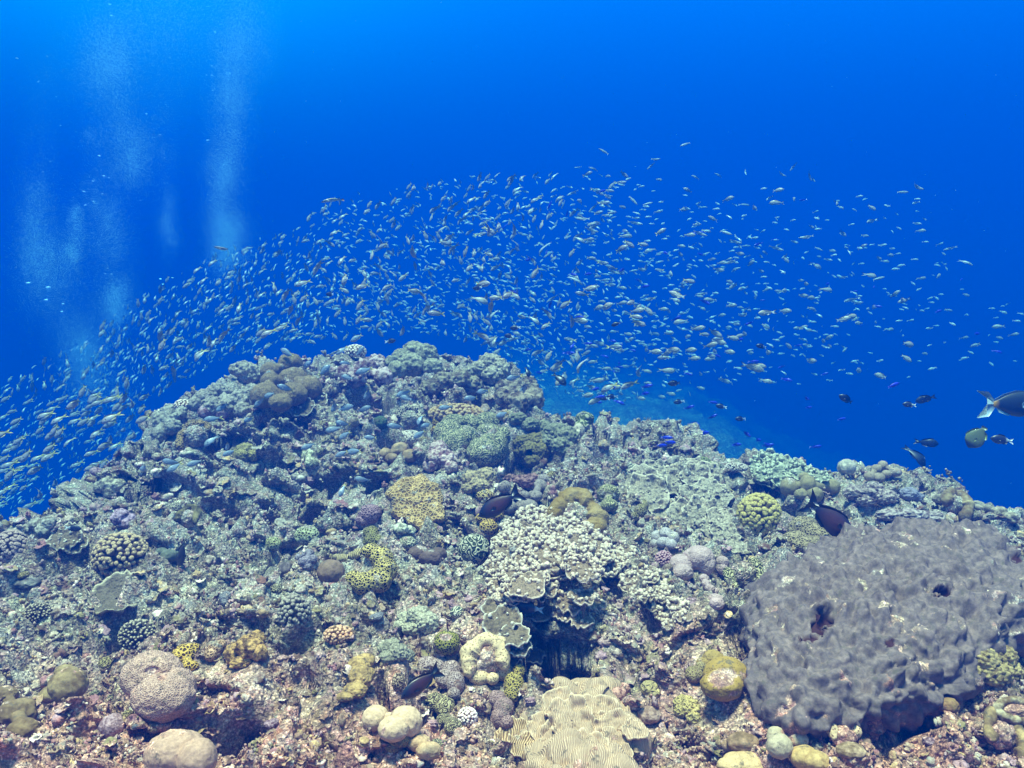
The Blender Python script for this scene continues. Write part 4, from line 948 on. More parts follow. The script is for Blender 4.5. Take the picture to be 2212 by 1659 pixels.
STUBS('finger_coral', 'bright white stubby coral at the bottom centre', 1010, 1545, 22, 21, 40, 4.0, M('smooth', (0.60, 0.50, 0.46), (0.4, 0.3, 0.28), 1010, 1545, 4, tip=(0.95, 0.92, 0.90)), L=2.0)
DOME('spotted_coral', 'purple-grey spotted coral lobes beside the dark fish, left of the cream ring', [(926, 1436, 26, 18), (952, 1440, 26, 20), (974, 1450, 22, 24), (984, 1476, 20, 26), (962, 1466, 22, 20), (980, 1498, 14, 12)], M('cells', (0.56, 0.50, 0.50), (0.22, 0.17, 0.17), 960, 1455, 4, dead=True), craters=[(930, 1448, 18, 8, 3)], samedep=True, amp=0.05)
RING('spotted_coral', 'cream ring-shaped coral with fine brown dots and a reddish middle', 1050, 1428, 38, 18, -28, 228, M('dots', (0.68, 0.60, 0.43), (0.32, 0.24, 0.16), 1050, 1427, 4.6, dead=True, vary=0.1), Ry=36, tilt=0.85)
DOME('spotted_coral', 'two cream dotted lobes closing the bottom of the cream ring', [(1036, 1462, 24, 18), (1064, 1466, 14, 13), (1086, 1450, 20, 20), (1082, 1428, 20, 26)], M('dots', (0.68, 0.60, 0.43), (0.32, 0.24, 0.16), 1050, 1460, 4.6), samedep=True, amp=0.05)
DOME('honeycomb_coral', 'yellow-green egg-shaped honeycomb coral right of the cream ring', [(1110, 1484, 22, 30), (1120, 1452, 15, 18), (1106, 1500, 18, 18)], M('cells', (0.54, 0.48, 0.20), (0.12, 0.10, 0.03), 1110, 1480, 6), samedep=True)
DOME('spotted_coral', 'lilac-brown wrinkled column coral below the egg-shaped honeycomb coral', [(1076, 1512, 20, 20), (1088, 1530, 22, 22), (1080, 1552, 22, 22), (1094, 1560, 14, 14)], M('cells', (0.48, 0.38, 0.38), (0.26, 0.19, 0.18), 1082, 1530, 4), samedep=True)
def ridge_disp(W, nn, m):
    q = fbm(W * 8, 3, 301); F1, F2, I = worley(W * 13, 302)
    st_ = np.abs(vnoise(W * 22 + 3, 303))
    return W + nn * (0.045 * q + 0.085 * (0.55 - F1) * (0.4 + I) + 0.018 * st_)[:, None]
STAR('ridged_coral', 'large cream coral of folded leaves with fine parallel ridges at the bottom centre', (1240, 1590, 80),
     [(1255, 1535, 62), (1180, 1580, 70), (1300, 1590, 78), (1240, 1620, 95), (1345, 1580, 36), (1290, 1655, 80), (1350, 1600, 26)],
     M('ridges', (0.64, 0.55, 0.44), (0.48, 0.39, 0.30), 1240, 1590, 3.4, vary=0.1), sub=7, flat=0.95, slope=0.7, disp=ridge_disp, depth_off=-0.03)
RUFFLED('ridged_coral', 'curled ridged leaf sticking out left of the large folded cream coral', [(1108, 1592, 40, 0.6, 0), (1135, 1612, 36, 0.9, 0)], [], M('ridges', (0.62, 0.52, 0.38), (0.30, 0.22, 0.14), 1110, 1600, 5, tip=(0.78, 0.70, 0.56)))
RUFFLED('ridged_coral', 'stack of ridged leaves on the top of the large folded cream coral', [(1215, 1530, 44, 0.5, 0), (1262, 1520, 44, 0.5, 0), (1300, 1545, 46, 0.55, 0), (1235, 1560, 52, 0.55, 0), (1190, 1570, 44, 0.6, 0), (1330, 1575, 40, 0.6, 0), (1280, 1590, 52, 0.55, 0), (1220, 1605, 52, 0.6, 0), (1320, 1615, 44, 0.6, 0), (1265, 1635, 54, 0.6, 0), (1372, 1578, 26, 0.9, 0)], [], M('ridges', (0.64, 0.55, 0.44), (0.48, 0.39, 0.30), 1240, 1590, 3.4, vary=0.1, tip=(0.78, 0.70, 0.56)), bulge=(1255, 1580, 130, 110, 0.10))
DOME('boulder_coral', 'ochre dome with a rubble crown at the left foot of the huge purple-grey coral', [(1568, 1462, 50, 42), (1560, 1480, 46, 32)], M('dots', (0.44, 0.35, 0.13), (0.30, 0.23, 0.08), 1568, 1460, 5, dead=True, vary=0.1), craters=[(1560, 1462, 34, 20, 4)], amp=0.05, samedep=True)
DOME('boulder_coral', 'ochre lobe peeping behind the dome with the rubble crown', [(1540, 1422, 24, 17), (1520, 1432, 16, 12)], M('dots', (0.44, 0.36, 0.16), (0.3, 0.24, 0.1), 1540, 1425, 5))
DOME('honeycomb_coral', 'pale olive netted lobe left of the dome with the rubble crown', [(1500, 1458, 20, 18), (1515, 1442, 14, 12)], M('cells', (0.46, 0.42, 0.26), TAND, 1500, 1458, 4.5))
DOME('lump_coral', 'yellow bubbly knob coral at the bottom right of centre', [(1474, 1520, 20, 17), (1490, 1530, 22, 20), (1498, 1550, 16, 14), (1470, 1536, 14), (1485, 1512, 14, 9)], M('cells', (0.60, 0.54, 0.30), (0.44, 0.39, 0.2), 1480, 1525, 9), lump=(0.3, 0.4))
DOME('boulder_coral', 'small cracked cream ball above the yellow bubbly knob', [(1403, 1487, 20, 17), (1412, 1497, 14, 12)], M('cells', (0.5, 0.46, 0.28), (0.58, 0.52, 0.32), 1403, 1487, 12))
DOME('crusted_knob', 'salmon and white crusted stone left of the small cracked cream ball', [(1335, 1500, 18, 16), (1348, 1488, 14, 12)], M('patchy', (0.66, 0.48, 0.42), (0.30, 0.18, 0.16), 1338, 1498, 5), lump=(0.2, 0.4))
DOME('crusted_knob', 'beige rounded stone right of the folded cream coral', [(1402, 1545, 26, 19), (1385, 1552, 18, 13)], M('patchy', (0.56, 0.46, 0.40), (0.36, 0.28, 0.24), 1400, 1545, 8), amp=0.12)
DOME('boulder_coral', 'flat pale sand-coloured dome at the bottom edge, right of centre', [(1614, 1650, 54, 26), (1585, 1655, 36, 20)], M('dots', (0.62, 0.52, 0.34), (0.5, 0.4, 0.26), 1614, 1645, 3.5), amp=0.05, samedep=True)
DOME('boulder_coral', 'matte beige hump behind the flat pale dome at the bottom', [(1606, 1605, 36, 22), (1580, 1610, 24, 16)], M('smooth', (0.46, 0.36, 0.26), TAND, 1606, 1605, 6), back=0.6)
DOME('boulder_coral', 'three smooth pale domes huddled at the bottom edge under the huge grey coral', [(1678, 1592, 22, 22), (1684, 1612, 28, 26), (1722, 1597, 23, 22)], M('smooth', (0.58, 0.55, 0.44), (0.48, 0.45, 0.36), 1690, 1605, 4, vary=0.1), amp=0.06, samedep=True)
DOME('boulder_coral', 'pale yellow potato-shaped dome at the bottom edge', [(1738, 1636, 32, 24), (1765, 1645, 28, 22)], M('smooth', (0.60, 0.50, 0.28), (0.50, 0.40, 0.22), 1745, 1638, 4), amp=0.06, samedep=True)
RING('ring_coral', 'cream curved coral with brown holes under the bottom tip of the huge grey coral', 1828, 1592, 28, 12, 0, 190, M('dots', (0.64, 0.56, 0.40), (0.3, 0.2, 0.15), 1828, 1588, 6, dead=True), tilt=0.6)
DOME('boulder_coral', 'beige low dome below the cream curved coral', [(1838, 1622, 32, 16)], M('smooth', (0.54, 0.46, 0.34), TAND, 1838, 1622, 5))
RING('ring_coral', 'pale scroll-shaped coral at the lower edge right of the cream curved coral', 1984, 1548, 22, 11, -60, 200, M('smooth', (0.58, 0.50, 0.34), TAND, 1984, 1548, 5, dead=True))
DOME('lump_coral', 'olive and cream knobbly bank below the right end of the huge grey coral', [(2130, 1425, 30, 24), (2165, 1420, 28, 26), (2150, 1455, 34, 26), (2180, 1450, 26, 22), (2110, 1450, 22, 18), (2190, 1400, 20)], M('patchy', (0.50, 0.46, 0.27), (0.24, 0.20, 0.12), 2150, 1440, 8), lump=(0.35, 0.35))
DOME('boulder_coral', 'smooth brown-yellow lump right of the pale scroll-shaped coral', [(2055, 1505, 26, 22), (2050, 1525, 22, 18)], M('smooth', (0.38, 0.31, 0.16), BRN, 2055, 1505, 6))
RING('ring_coral', 'cup-shaped tan coral near the lower right corner', 2172, 1590, 34, 14, -80, 200, M('smooth', (0.52, 0.44, 0.26), TAND, 2172, 1590, 6, dead=True))
RING('ring_coral', 'long white-edged oval coral on the right edge above the cup-shaped one', 2200, 1535, 40, 10, 0, 360, M('smooth', (0.60, 0.58, 0.44), TAND, 2200, 1535, 6, dead=True), Ry=16)
# ------------------------------------------------------------ loose rubble, nubs and turf nobody could count
PALR = np.array([(0.56, 0.54, 0.48), (0.36, 0.31, 0.24), (0.22, 0.15, 0.13), (0.42, 0.33, 0.38), (0.30, 0.29, 0.17), (0.70, 0.68, 0.64), (0.16, 0.12, 0.10), (0.50, 0.42, 0.26), (0.34, 0.22, 0.24), (0.40, 0.42, 0.38), (0.24, 0.21, 0.17), (0.48, 0.40, 0.42)])
PALR = PALR ** 1.3 * np.array([1.35, 1.0, 0.9])
RUBM, t_, b_ = new_mat('rubble')
a_ = nd(t_, 'ShaderNodeAttribute'); a_.attribute_name = 'tint'
g_ = nd(t_, 'ShaderNodeNewGeometry')
nz = noise(t_, g_.outputs['Position'], 110, 4, 0.7)
cc = mixc(t_, 1.0, a_.outputs['Color'], rampn(t_, nz, [(0.0, (0.5,) * 3), (0.45, (0.75,) * 3), (0.6, (1.15,) * 3), (1.0, (1.7,) * 3)]), 'MULTIPLY')
cc = mixc(t_, rampn(t_, noise(t_, g_.outputs['Position'], 30, 3), [(0.42, (0, 0, 0)), (0.58, (0.9,) * 3)]), cc, rock_colour(t_, g_.outputs['Position']))
lk(t_, cc, b_.inputs['Base Color']); bump(t_, b_, nz, 0.8, 0.006)
vis = (PYa > 0)
reefP = P; reefN = None
FA = np.array(FOOT)
candidates = np.where((PYa < 1720) & (PYa > 0) & (PXa > -60) & (PXa < 2280) & (pit < 0.05))[0]
_r0 = np.random.default_rng(0); candidates = _r0.choice(candidates, 26000, replace=False)
_cx, _cy, _cd = project(P[candidates])
_q = ((_cx[:, None] - FA[None, :, 0]) / FA[None, :, 2]) ** 2 + ((_cy[:, None] - FA[None, :, 1]) / FA[None, :, 3]) ** 2
candidates = candidates[_q.min(1) > 1.05]
def scatter(n, seed):
    r = np.random.default_rng(seed)
    return r.choice(candidates, n, replace=False), r
def noise_small(V, r):
    return 1 + 0.3 * r.standard_normal((len(V), 1))
def build_rubble(name, label, n, seed, kind):
    idx, r = scatter(n, seed)
    Vk, Fk = ico(2 if kind != 'lump' else 3)
    parts_V, parts_F, parts_C, o = [], [], [], 0
    dd = reefP[idx] @ FWD
    for i, d in zip(idx, dd):
        p = reefP[i]; nr = Nf[i]; m = d / FPX
        base = PALR[r.integers(0, len(PALR))] * r.uniform(0.75, 1.2)
        if kind == 'lump':
            s = m * (3 + 9 * r.random() ** 2) * np.array([1, 1, r.uniform(0.6, 1.1)])
            q = Vk * (1 + 0.30 * np.sin(Vk @ r.standard_normal((3, 1)) * 4 + r.uniform(0, 6)) + 0.10 * r.standard_normal((len(Vk), 1)))
            parts = [(q * s + p + nr * s[0] * 0.15, Fk)]
        elif kind == 'nub':
            parts = []
            for k in range(r.integers(3, 8)):
                q = Vk * r.uniform(1.3, 3.6) * m * (1 + 0.22 * r.standard_normal((len(Vk), 1))) * np.array([1, 1, r.uniform(0.8, 1.8)])
                parts.append((q + p + nr * 1.5 * m + r.standard_normal(3) * 4.0 * m, Fk))
        elif kind == 'twig':
            parts = []
            for k in range(r.integers(4, 10)):
                dv = nr * 0.6 + np.array([0, 0, 0.5]) + r.standard_normal(3) * 0.6
                V_, F_, _ = stub(p + r.standard_normal(3) * 2.5 * m, dv, r.uniform(4, 10) * m, r.uniform(1.0, 2.0) * m, 0.9 * m, ns=5)
                parts.append((V_, F_))
        else:
            nn = nr + r.standard_normal(3) * 0.35; nn /= np.linalg.norm(nn)
            a = np.cross(nn, [0.1, 0.9, 0.2]); a /= np.linalg.norm(a); b = np.cross(nn, a)
            V_, F_, _ = plate(p + nn * 2.5 * m, a, b, nn, r.uniform(6, 16) * m, 1.6 * m, cup=r.uniform(0.0, 0.4), ruff=0.4, nr=5, na=22, sd=int(r.integers(0, 9999)))[0]
            parts = [(V_, F_)]
        for V_, F_ in parts:
            parts_V.append(V_); parts_F.append(F_ + o); o += len(V_)
            parts_C.append(np.repeat(base[None] * r.uniform(0.85, 1.15), len(V_), 0))
    V = np.concatenate(parts_V); F = np.concatenate(parts_F); Cc = np.concatenate(parts_C)
    ob = link(name, make_mesh(name, V, F, RUBM, cols=Cc))
    tag(ob, kind='stuff'); ob['label'] = label
build_rubble('coral_rubble', 'rounded crusted rubble scattered all over the reef', 2600, 1, 'lump')
build_rubble('encrusting_nubs', 'tiny knobs of living crust between the corals', 4600, 2, 'nub')
build_rubble('branching_scraps', 'small twiggy growths between the corals', 1100, 3, 'twig')
build_rubble('crust_flakes', 'thin crusting flakes between the corals', 1500, 4, 'flake')

# ------------------------------------------------------------ small colonies dotted over the rock, each its own thing
KNOBK = [('cells', (0.52, 0.48, 0.28), (0.14, 0.12, 0.06), 'small olive pitted coral knob on the reef rock', 'honeycomb_coral', 0.014),
         ('grain', (0.56, 0.56, 0.48), (0.24, 0.24, 0.20), 'small pale grainy coral knob on the reef rock', 'lump_coral', 0.012),
         ('patchy', (0.56, 0.46, 0.52), (0.26, 0.18, 0.22), 'small lilac crusted knob on the reef rock', 'crusted_knob', 0.014),
         ('smooth', (0.46, 0.38, 0.27), (0.32, 0.26, 0.18), 'small smooth brown coral head on the reef rock', 'boulder_coral', 0.012),
         ('meander', (0.54, 0.54, 0.42), (0.14, 0.15, 0.10), 'small winding-ridged coral head on the reef rock', 'brain_coral', 0.014),
         ('grain', (0.36, 0.38, 0.42), (0.18, 0.20, 0.22), 'small blue-grey lumpy coral on the reef rock', 'lump_coral', 0.010)]
rk = np.random.default_rng(77)
for ki, (kd, c1_, c2k, lab, nm, cs_) in enumerate(KNOBK):
    mk_ = coral_mat('small_' + nm, kd, c1_, c2k, cs_)
    protos = []
    for v in range(4):
        ps_ = []
        for q in range(int(rk.integers(1, 5))):
            Vq, Fq = ico(4); rq = rk.uniform(0.5, 0.8) if q else 0.8
            W = Vq * rq * (1 + 0.16 * fbm(Vq * 1.5 + 7 * v + ki, 3, 500 + v) )[:, None]
            F1, _, I = worley(Vq * 2.6 + v, 510 + ki); W = W * (1 + 0.22 * (0.6 - F1) * (0.3 + I))[:, None]
            W = W * np.array([1, 1, 0.8]) + (0 if q == 0 else 1) * np.array([rk.uniform(-0.7, 0.7), rk.uniform(-0.7, 0.7), rk.uniform(-0.1, 0.25)])
            ps_.append((W * 0.05, Fq))
        Vj, Fj, _ = join(ps_); protos.append(make_mesh(nm, Vj, Fj, mk_))
    ids = rk.choice(candidates, 26, replace=False)
    for i in ids:
        d = reefP[i] @ FWD; sz = d / FPX * (7 + 10 * rk.random() ** 1.5) / 0.05
        o = link(nm, protos[int(rk.integers(0, 4))], loc=tuple(reefP[i] + Nf[i] * sz * 0.05 * 0.25))
        o.scale = (sz, sz * rk.uniform(0.8, 1.2), sz * rk.uniform(0.75, 1.1)); o.rotation_euler = (rk.uniform(0.1, 0.6), rk.uniform(-0.3, 0.3), rk.uniform(0, 6.28))
        tag(o, lab, 'coral', lab.replace('small', 'small').replace(' on the reef rock', '') + ' dotted over the reef')
# ------------------------------------------------------------ fish
FM, t_, b_ = new_mat('fish_skin')
a_ = nd(t_, 'ShaderNodeAttribute'); a_.attribute_name = 'tint'
tc_ = nd(t_, 'ShaderNodeTexCoord')
sc_ = voro(t_, tc_.outputs['Object'], 38)
cc = mixc(t_, 1.0, a_.outputs['Color'], rampn(t_, sc_, [(0.0, (0.60,) * 3), (0.7, (0.48,) * 3), (1.0, (0.42,) * 3)]), 'MULTIPLY')
lk(t_, cc, b_.inputs['Base Color']); b_.inputs['Roughness'].default_value = 0.38; b_.inputs['Specular IOR Level'].default_value = 0.6
EYEM, t2, b2 = new_mat('fish_eye'); b2.inputs['Base Color'].default_value = (0.01, 0.01, 0.012, 1); b2.inputs['Roughness'].default_value = 0.15
def tri(F):
    F = np.asarray(F)
    return F if F.shape[1] == 3 else np.concatenate([F[:, [0, 1, 2]], F[:, [0, 2, 3]]])
def sheet_fin(pts, th=0.006):
    """thin closed fin from an outline in the x-z plane"""
    pts = np.array(pts, float); n = len(pts)
    V = np.concatenate([np.stack([pts[:, 0], np.full(n, s * th / 2), pts[:, 1]], 1) for s in (1, -1)])
    F = [[0, i, i + 1] for i in range(1, n - 1)] + [[n, n + i + 1, n + i] for i in range(1, n - 1)]
    F += [[i, (i + 1) % n, n + (i + 1) % n] for i in range(n)] + [[i, n + (i + 1) % n, n + i] for i in range(n)]
    return V, np.array(F)
def fish_parts(k, bend=0.0):
    """k: dict of shape and colour; length 1, head toward +x, back toward +z"""
    H = k['h']; Wd = k['w']
    xs = np.array([0.50, 0.485, 0.44, 0.36, 0.25, 0.12, -0.02, -0.14, -0.24, -0.31, -0.34]) if not k.get('long') else np.array([0.50, 0.485, 0.44, 0.36, 0.22, 0.05, -0.10, -0.22, -0.32, -0.38, -0.40])
    up = np.array([0.03, 0.16, 0.38, 0.70, 0.93, 1.0, 0.88, 0.66, 0.40, 0.24, 0.22])
    dn = np.array([0.03, 0.14, 0.34, 0.66, 0.92, 1.0, 0.90, 0.64, 0.38, 0.23, 0.22])
    wd = np.array([0.05, 0.30, 0.62, 0.90, 1.0, 0.96, 0.80, 0.56, 0.32, 0.18, 0.12])
    ns = 12; th = np.linspace(0, 2 * math.pi, ns, endpoint=False)
    V = []; C = []
    for x, u, d, w in zip(xs, up, dn, wd):
        for a in th:
            s, c = math.sin(a), math.cos(a)
            z = (u if s > 0 else d) * H / 2 * s; y = w * Wd / 2 * c * (1 - 0.15 * abs(s))
            V.append((x, y, z)); C.append(k['col'](x, z / (H / 2)))
    n = len(xs)
    F = [[i * ns + j, i * ns + (j + 1) % ns, (i + 1) * ns + (j + 1) % ns, (i + 1) * ns + j] for i in range(n - 1) for j in range(ns)]
    T = tri(F)
    V.append((0.503, 0, 0)); V.append((xs[-1], 0, 0)); C.append(C[0]); C.append(C[-1])
    T = np.concatenate([T, [[len(V) - 2, (j + 1) % ns, j] for j in range(ns)], [[len(V) - 1, (n - 1) * ns + j, (n - 1) * ns + (j + 1) % ns] for j in range(ns)]])
    out = [('body', np.array(V), T, np.array(C))]
    x0 = xs[-1] + 0.02; tl = k.get('tail', 0.17); ts = k.get('tspan', 0.30) / 2; fk = k.get('fork', 0.55)
    p = 0.22 * H / 2
    tail = [(x0, 0)]
    if k.get('round'):
        tail = [(x0, p * 0.9), (x0 - tl * 0.5, ts), (x0 - tl * 0.95, ts * 0.9), (x0 - tl, 0), (x0 - tl * 0.95, -ts * 0.9), (x0 - tl * 0.5, -ts), (x0, -p * 0.9)]
        tv, tf = sheet_fin(tail); tc3 = np.array([k['tcol'](1 - (x - (x0 - tl)) / tl, z / ts) for x, y, z in tv])
    else:
        parts_ = []
        for s in (1, -1):
            q = [(x0 + 0.02, p * s * -0.2), (x0 + 0.02, p * s), (x0 - tl * 0.45, ts * 0.66 * s), (x0 - tl, ts * s), (x0 - tl * 0.76, ts * 0.50 * s), (x0 - tl * (1 - fk), -ts * 0.04 * s)]
            if k.get('lyre'):      # tall crescent with trailing streamers
                q = [(x0 + 0.02, 0), (x0 + 0.02, p * s), (x0 - tl * 0.34, ts * 0.80 * s), (x0 - tl * 1.0, ts * 0.90 * s), (x0 - tl * 1.0, ts * 0.84 * s), (x0 - tl * 0.46, ts * 0.66 * s), (x0 - tl * 0.42, 0)]
            if s < 0: q = q[::-1]
            parts_.append(sheet_fin(q))
        tv, tf, _ = join(parts_); tc3 = np.array([k['tcol']((x0 - x) / tl, z / ts) for x, y, z in tv])
    out.append(('tail_fin', tv, tf, tc3))
    dh = k.get('dh', 0.10)
    zt = lambda x: float(np.interp(-x, -xs, up)) * H / 2 * 0.93
    zb = lambda x: -float(np.interp(-x, -xs, dn)) * H / 2 * 0.93
    dx = k.get('dx', (0.20, -0.27))
    q = [(dx[0], zt(dx[0]) - 0.01)] + [(dx[0] + (dx[1] - dx[0]) * t, zt(dx[0] + (dx[1] - dx[0]) * t) + dh * sh) for t, sh in ((0.12, 0.75), (0.4, 0.9), (0.75, 1.0), (0.98, 0.9))] + [(dx[1] - 0.02, zt(dx[1]) + dh * 0.25), (dx[1], zt(dx[1]) - 0.01), ((dx[0] + dx[1]) / 2, zt(0) * 0.6)]
    dv, df = sheet_fin(q); out.append(('dorsal_fin', dv, df, np.array([k['fcol'](x, 1) for x, y, z in dv])))
    q = [(-0.02, zb(-0.02) + 0.01), (0.0, zb(0) * 0.6), (-0.27, zb(-0.27) + 0.01), (-0.29, zb(-0.29) - dh * 0.3), (-0.24, zb(-0.2) - dh * 0.9), (-0.08, zb(-0.08) - dh * 0.9)]
    av, af = sheet_fin(q); out.append(('anal_fin', av, af, np.array([k['fcol'](x, -1) for x, y, z in av])))
    Ve, Fe = ico(2)
    er = k.get('eye', 0.026)
    ev = []
    for s in (1, -1):
        ev.append((Ve * np.array([er, er * 0.5, er]) + np.array([0.405, s * Wd / 2 * 0.66, 0.12 * H]), Fe))
    for e1, e2 in ev: out.append(('eye', e1, e2, np.full((len(e1), 3), 0.012)))
    q = [(0.22, -0.02), (0.10, 0.035), (0.06, 0.0), (0.08, -0.06)]
    pv, pf = sheet_fin(q, 0.005); pp = []
    for s in (1, -1):
        W_ = pv.copy(); W_[:, 1] += s * (Wd / 2 * 0.96) + s * (0.22 - W_[:, 0]) * 0.35; pp.append((W_, pf))
    for p1, p2 in pp: out.append(('pectoral_fin', p1, p2, np.array([k['fcol'](x, 0) for x, y, z in p1])))
    for i, (nm, V_, F_, C_) in enumerate(out):
        V_ = V_.copy(); u = np.clip(0.25 - V_[:, 0], 0, None)
        V_[:, 1] += bend * u ** 2 * 1.1
        out[i] = (nm, V_, F_, np.clip(np.array(C_, float), 0, 1))
    return out
def L3(a, b, t): return tuple(x + (y - x) * max(0, min(1, t)) for x, y in zip(a, b))
BK = (0.012, 0.012, 0.018)
KINDS = {
    'yellowtail': dict(h=0.34, w=0.15, tail=0.19, tspan=0.34, fork=0.6, dh=0.07,
        col=lambda x, z: L3(L3((0.72, 0.62, 0.66), (0.62, 0.48, 0.40), (z + 0.1) * 1.2), (0.75, 0.58, 0.16), (-x - 0.10) * 4),
        tcol=lambda t, z: (0.85, 0.62, 0.10), fcol=lambda x, s: L3((0.66, 0.56, 0.46), (0.80, 0.62, 0.18), -x * 3)),
    'blacktip': dict(h=0.37, w=0.16, tail=0.19, tspan=0.32, fork=0.65, dh=0.05,
        col=lambda x, z: L3((0.86, 0.80, 0.72), (0.80, 0.60, 0.42), (z + 0.2) * 1.2),
        tcol=lambda t, z: BK if (0.30 < abs(z) or t < 0.15) and t > 0.08 else (0.8, 0.8, 0.82), fcol=lambda x, s: L3((0.74, 0.60, 0.44), (0.10, 0.09, 0.09), -x * 3 + 0.0)),
    'silver': dict(h=0.30, w=0.13, tail=0.16, tspan=0.24, fork=0.6, dh=0.04,
        col=lambda x, z: L3((0.95, 1.0, 1.0), (0.55, 0.85, 0.90), (z + 0.15) * 1.5), tcol=lambda t, z: (0.62, 0.78, 0.80), fcol=lambda x, s: (0.55, 0.72, 0.74)),
    'slim': dict(h=0.20, w=0.11, long=1, tail=0.12, tspan=0.20, fork=0.6, dh=0.03, dx=(0.15, -0.3),
        col=lambda x, z: L3((0.85, 0.88, 0.88), (0.38, 0.50, 0.48), (z + 0.0) * 1.5), tcol=lambda t, z: (0.5, 0.6, 0.6), fcol=lambda x, s: (0.5, 0.6, 0.58)),
    'blue': dict(h=0.28, w=0.12, tail=0.16, tspan=0.22, fork=0.5, dh=0.05,
        col=lambda x, z: (0.03, 0.05, 0.95), tcol=lambda t, z: (0.08, 0.10, 0.95), fcol=lambda x, s: (0.03, 0.06, 0.95)),
    'bicolor': dict(h=0.42, w=0.16, tail=0.20, tspan=0.30, fork=0.5, dh=0.07, dx=(0.2, -0.12),
        col=lambda x, z: (0.035, 0.03, 0.06) if x > -0.16 else (0.95, 0.95, 0.95), tcol=lambda t, z: (0.92, 0.94, 0.97), fcol=lambda x, s: (0.03, 0.03, 0.05)),
    'dark': dict(h=0.44, w=0.16, tail=0.18, tspan=0.32, fork=0.35, dh=0.08,
        col=lambda x, z: (0.018, 0.018, 0.032), tcol=lambda t, z: (0.02, 0.02, 0.035), fcol=lambda x, s: (0.012, 0.012, 0.025)),
    'surgeon': dict(h=0.37, w=0.14, tail=0.24, tspan=0.44, fork=0.35, full=1, dh=0.055, dx=(0.28, -0.31), eye=0.018,
        col=lambda x, z: L3((0.16, 0.045, 0.03), (0.020, 0.022, 0.045), (abs(x - 0.02) * 3.0) ** 2 + z * z * 0.8), tcol=lambda t, z: (0.012, 0.014, 0.03), fcol=lambda x, s: (0.010, 0.012, 0.028)),
    'wrasse': dict(h=0.16, w=0.10, long=1, tail=0.11, tspan=0.13, round=1, dh=0.02, dx=(0.25, -0.34), eye=0.014,
        col=lambda x, z: (0.02, 0.02, 0.04) if -0.05 < z < 0.55 else ((0.75, 0.72, 0.55) if z >= 0.55 else (0.85, 0.86, 0.86)), tcol=lambda t, z: (0.30, 0.16, 0.14), fcol=lambda x, s: (0.5, 0.5, 0.45)),
    'butterfly': dict(h=0.66, w=0.13, tail=0.12, tspan=0.22, round=1, dh=0.09, eye=0.03,
        col=lambda x, z: (0.80, 0.82, 0.80) if 0.30 < x < 0.36 else ((0.02, 0.02, 0.03) if x >= 0.36 else (0.26, 0.27, 0.07)), tcol=lambda t, z: (0.45, 0.45, 0.2), fcol=lambda x, s: (0.35, 0.40, 0.06)),
    'unicorn': dict(h=0.42, w=0.15, tail=0.30, tspan=0.50, fork=0.85, lyre=1, dh=0.045, dx=(0.30, -0.31), eye=0.02,
        col=lambda x, z: (0.85, 0.40, 0.03) if x < -0.28 else (0.03, 0.035, 0.05), tcol=lambda t, z: (0.62, 0.80, 0.86) if t > 0.30 else (0.01, 0.05, 0.22), fcol=lambda x, s: (0.45, 0.62, 0.70)),
    'pale': dict(h=0.40, w=0.15, tail=0.15, tspan=0.24, fork=0.4, dh=0.06,
        col=lambda x, z: L3((0.85, 0.90, 0.88), (0.66, 0.62, 0.20), (z - 0.1) * 2.5), tcol=lambda t, z: (0.80, 0.70, 0.25), fcol=lambda x, s: (0.80, 0.72, 0.20)),
    'greyfish': dict(h=0.38, w=0.15, tail=0.19, tspan=0.30, fork=0.6, dh=0.06,
        col=lambda x, z: L3((0.56, 0.60, 0.70), (0.34, 0.38, 0.48), z * 1.2), tcol=lambda t, z: (0.75, 0.55, 0.12) if abs(z) < 2 else BK, fcol=lambda x, s: L3((0.4, 0.42, 0.5), (0.75, 0.58, 0.12), -x * 4)),
    'greyblack': dict(h=0.38, w=0.15, tail=0.19, tspan=0.30, fork=0.65, dh=0.06,
        col=lambda x, z: L3((0.60, 0.64, 0.72), (0.40, 0.42, 0.46), z * 1.2), tcol=lambda t, z: BK if 0.3 < abs(z) else (0.6, 0.65, 0.7), fcol=lambda x, s: L3((0.4, 0.42, 0.48), (0.05, 0.05, 0.06), -x * 4)),
}
_fm = {}
def fish_meshes(kind, b):
    key = (kind, b)
    if key not in _fm:
        ps = fish_parts(KINDS[kind], bend=(-1.1, 0.0, 1.1)[b])
        seps = [(nm, make_mesh(nm, V, F, EYEM if nm == 'eye' else FM, cols=C)) for nm, V, F, C in ps]
        o = 0; Vs, Fs, Cs = [], [], []
        for nm, V, F, C in ps:
            Vs.append(V); Fs.append(F + o); Cs.append(C); o += len(V)
        A = (np.concatenate(Vs), np.concatenate(Fs), np.concatenate(Cs))
        _fm[key] = (seps, make_mesh('small_fish', A[0], A[1], FM, cols=A[2]), A)
    return _fm[key]
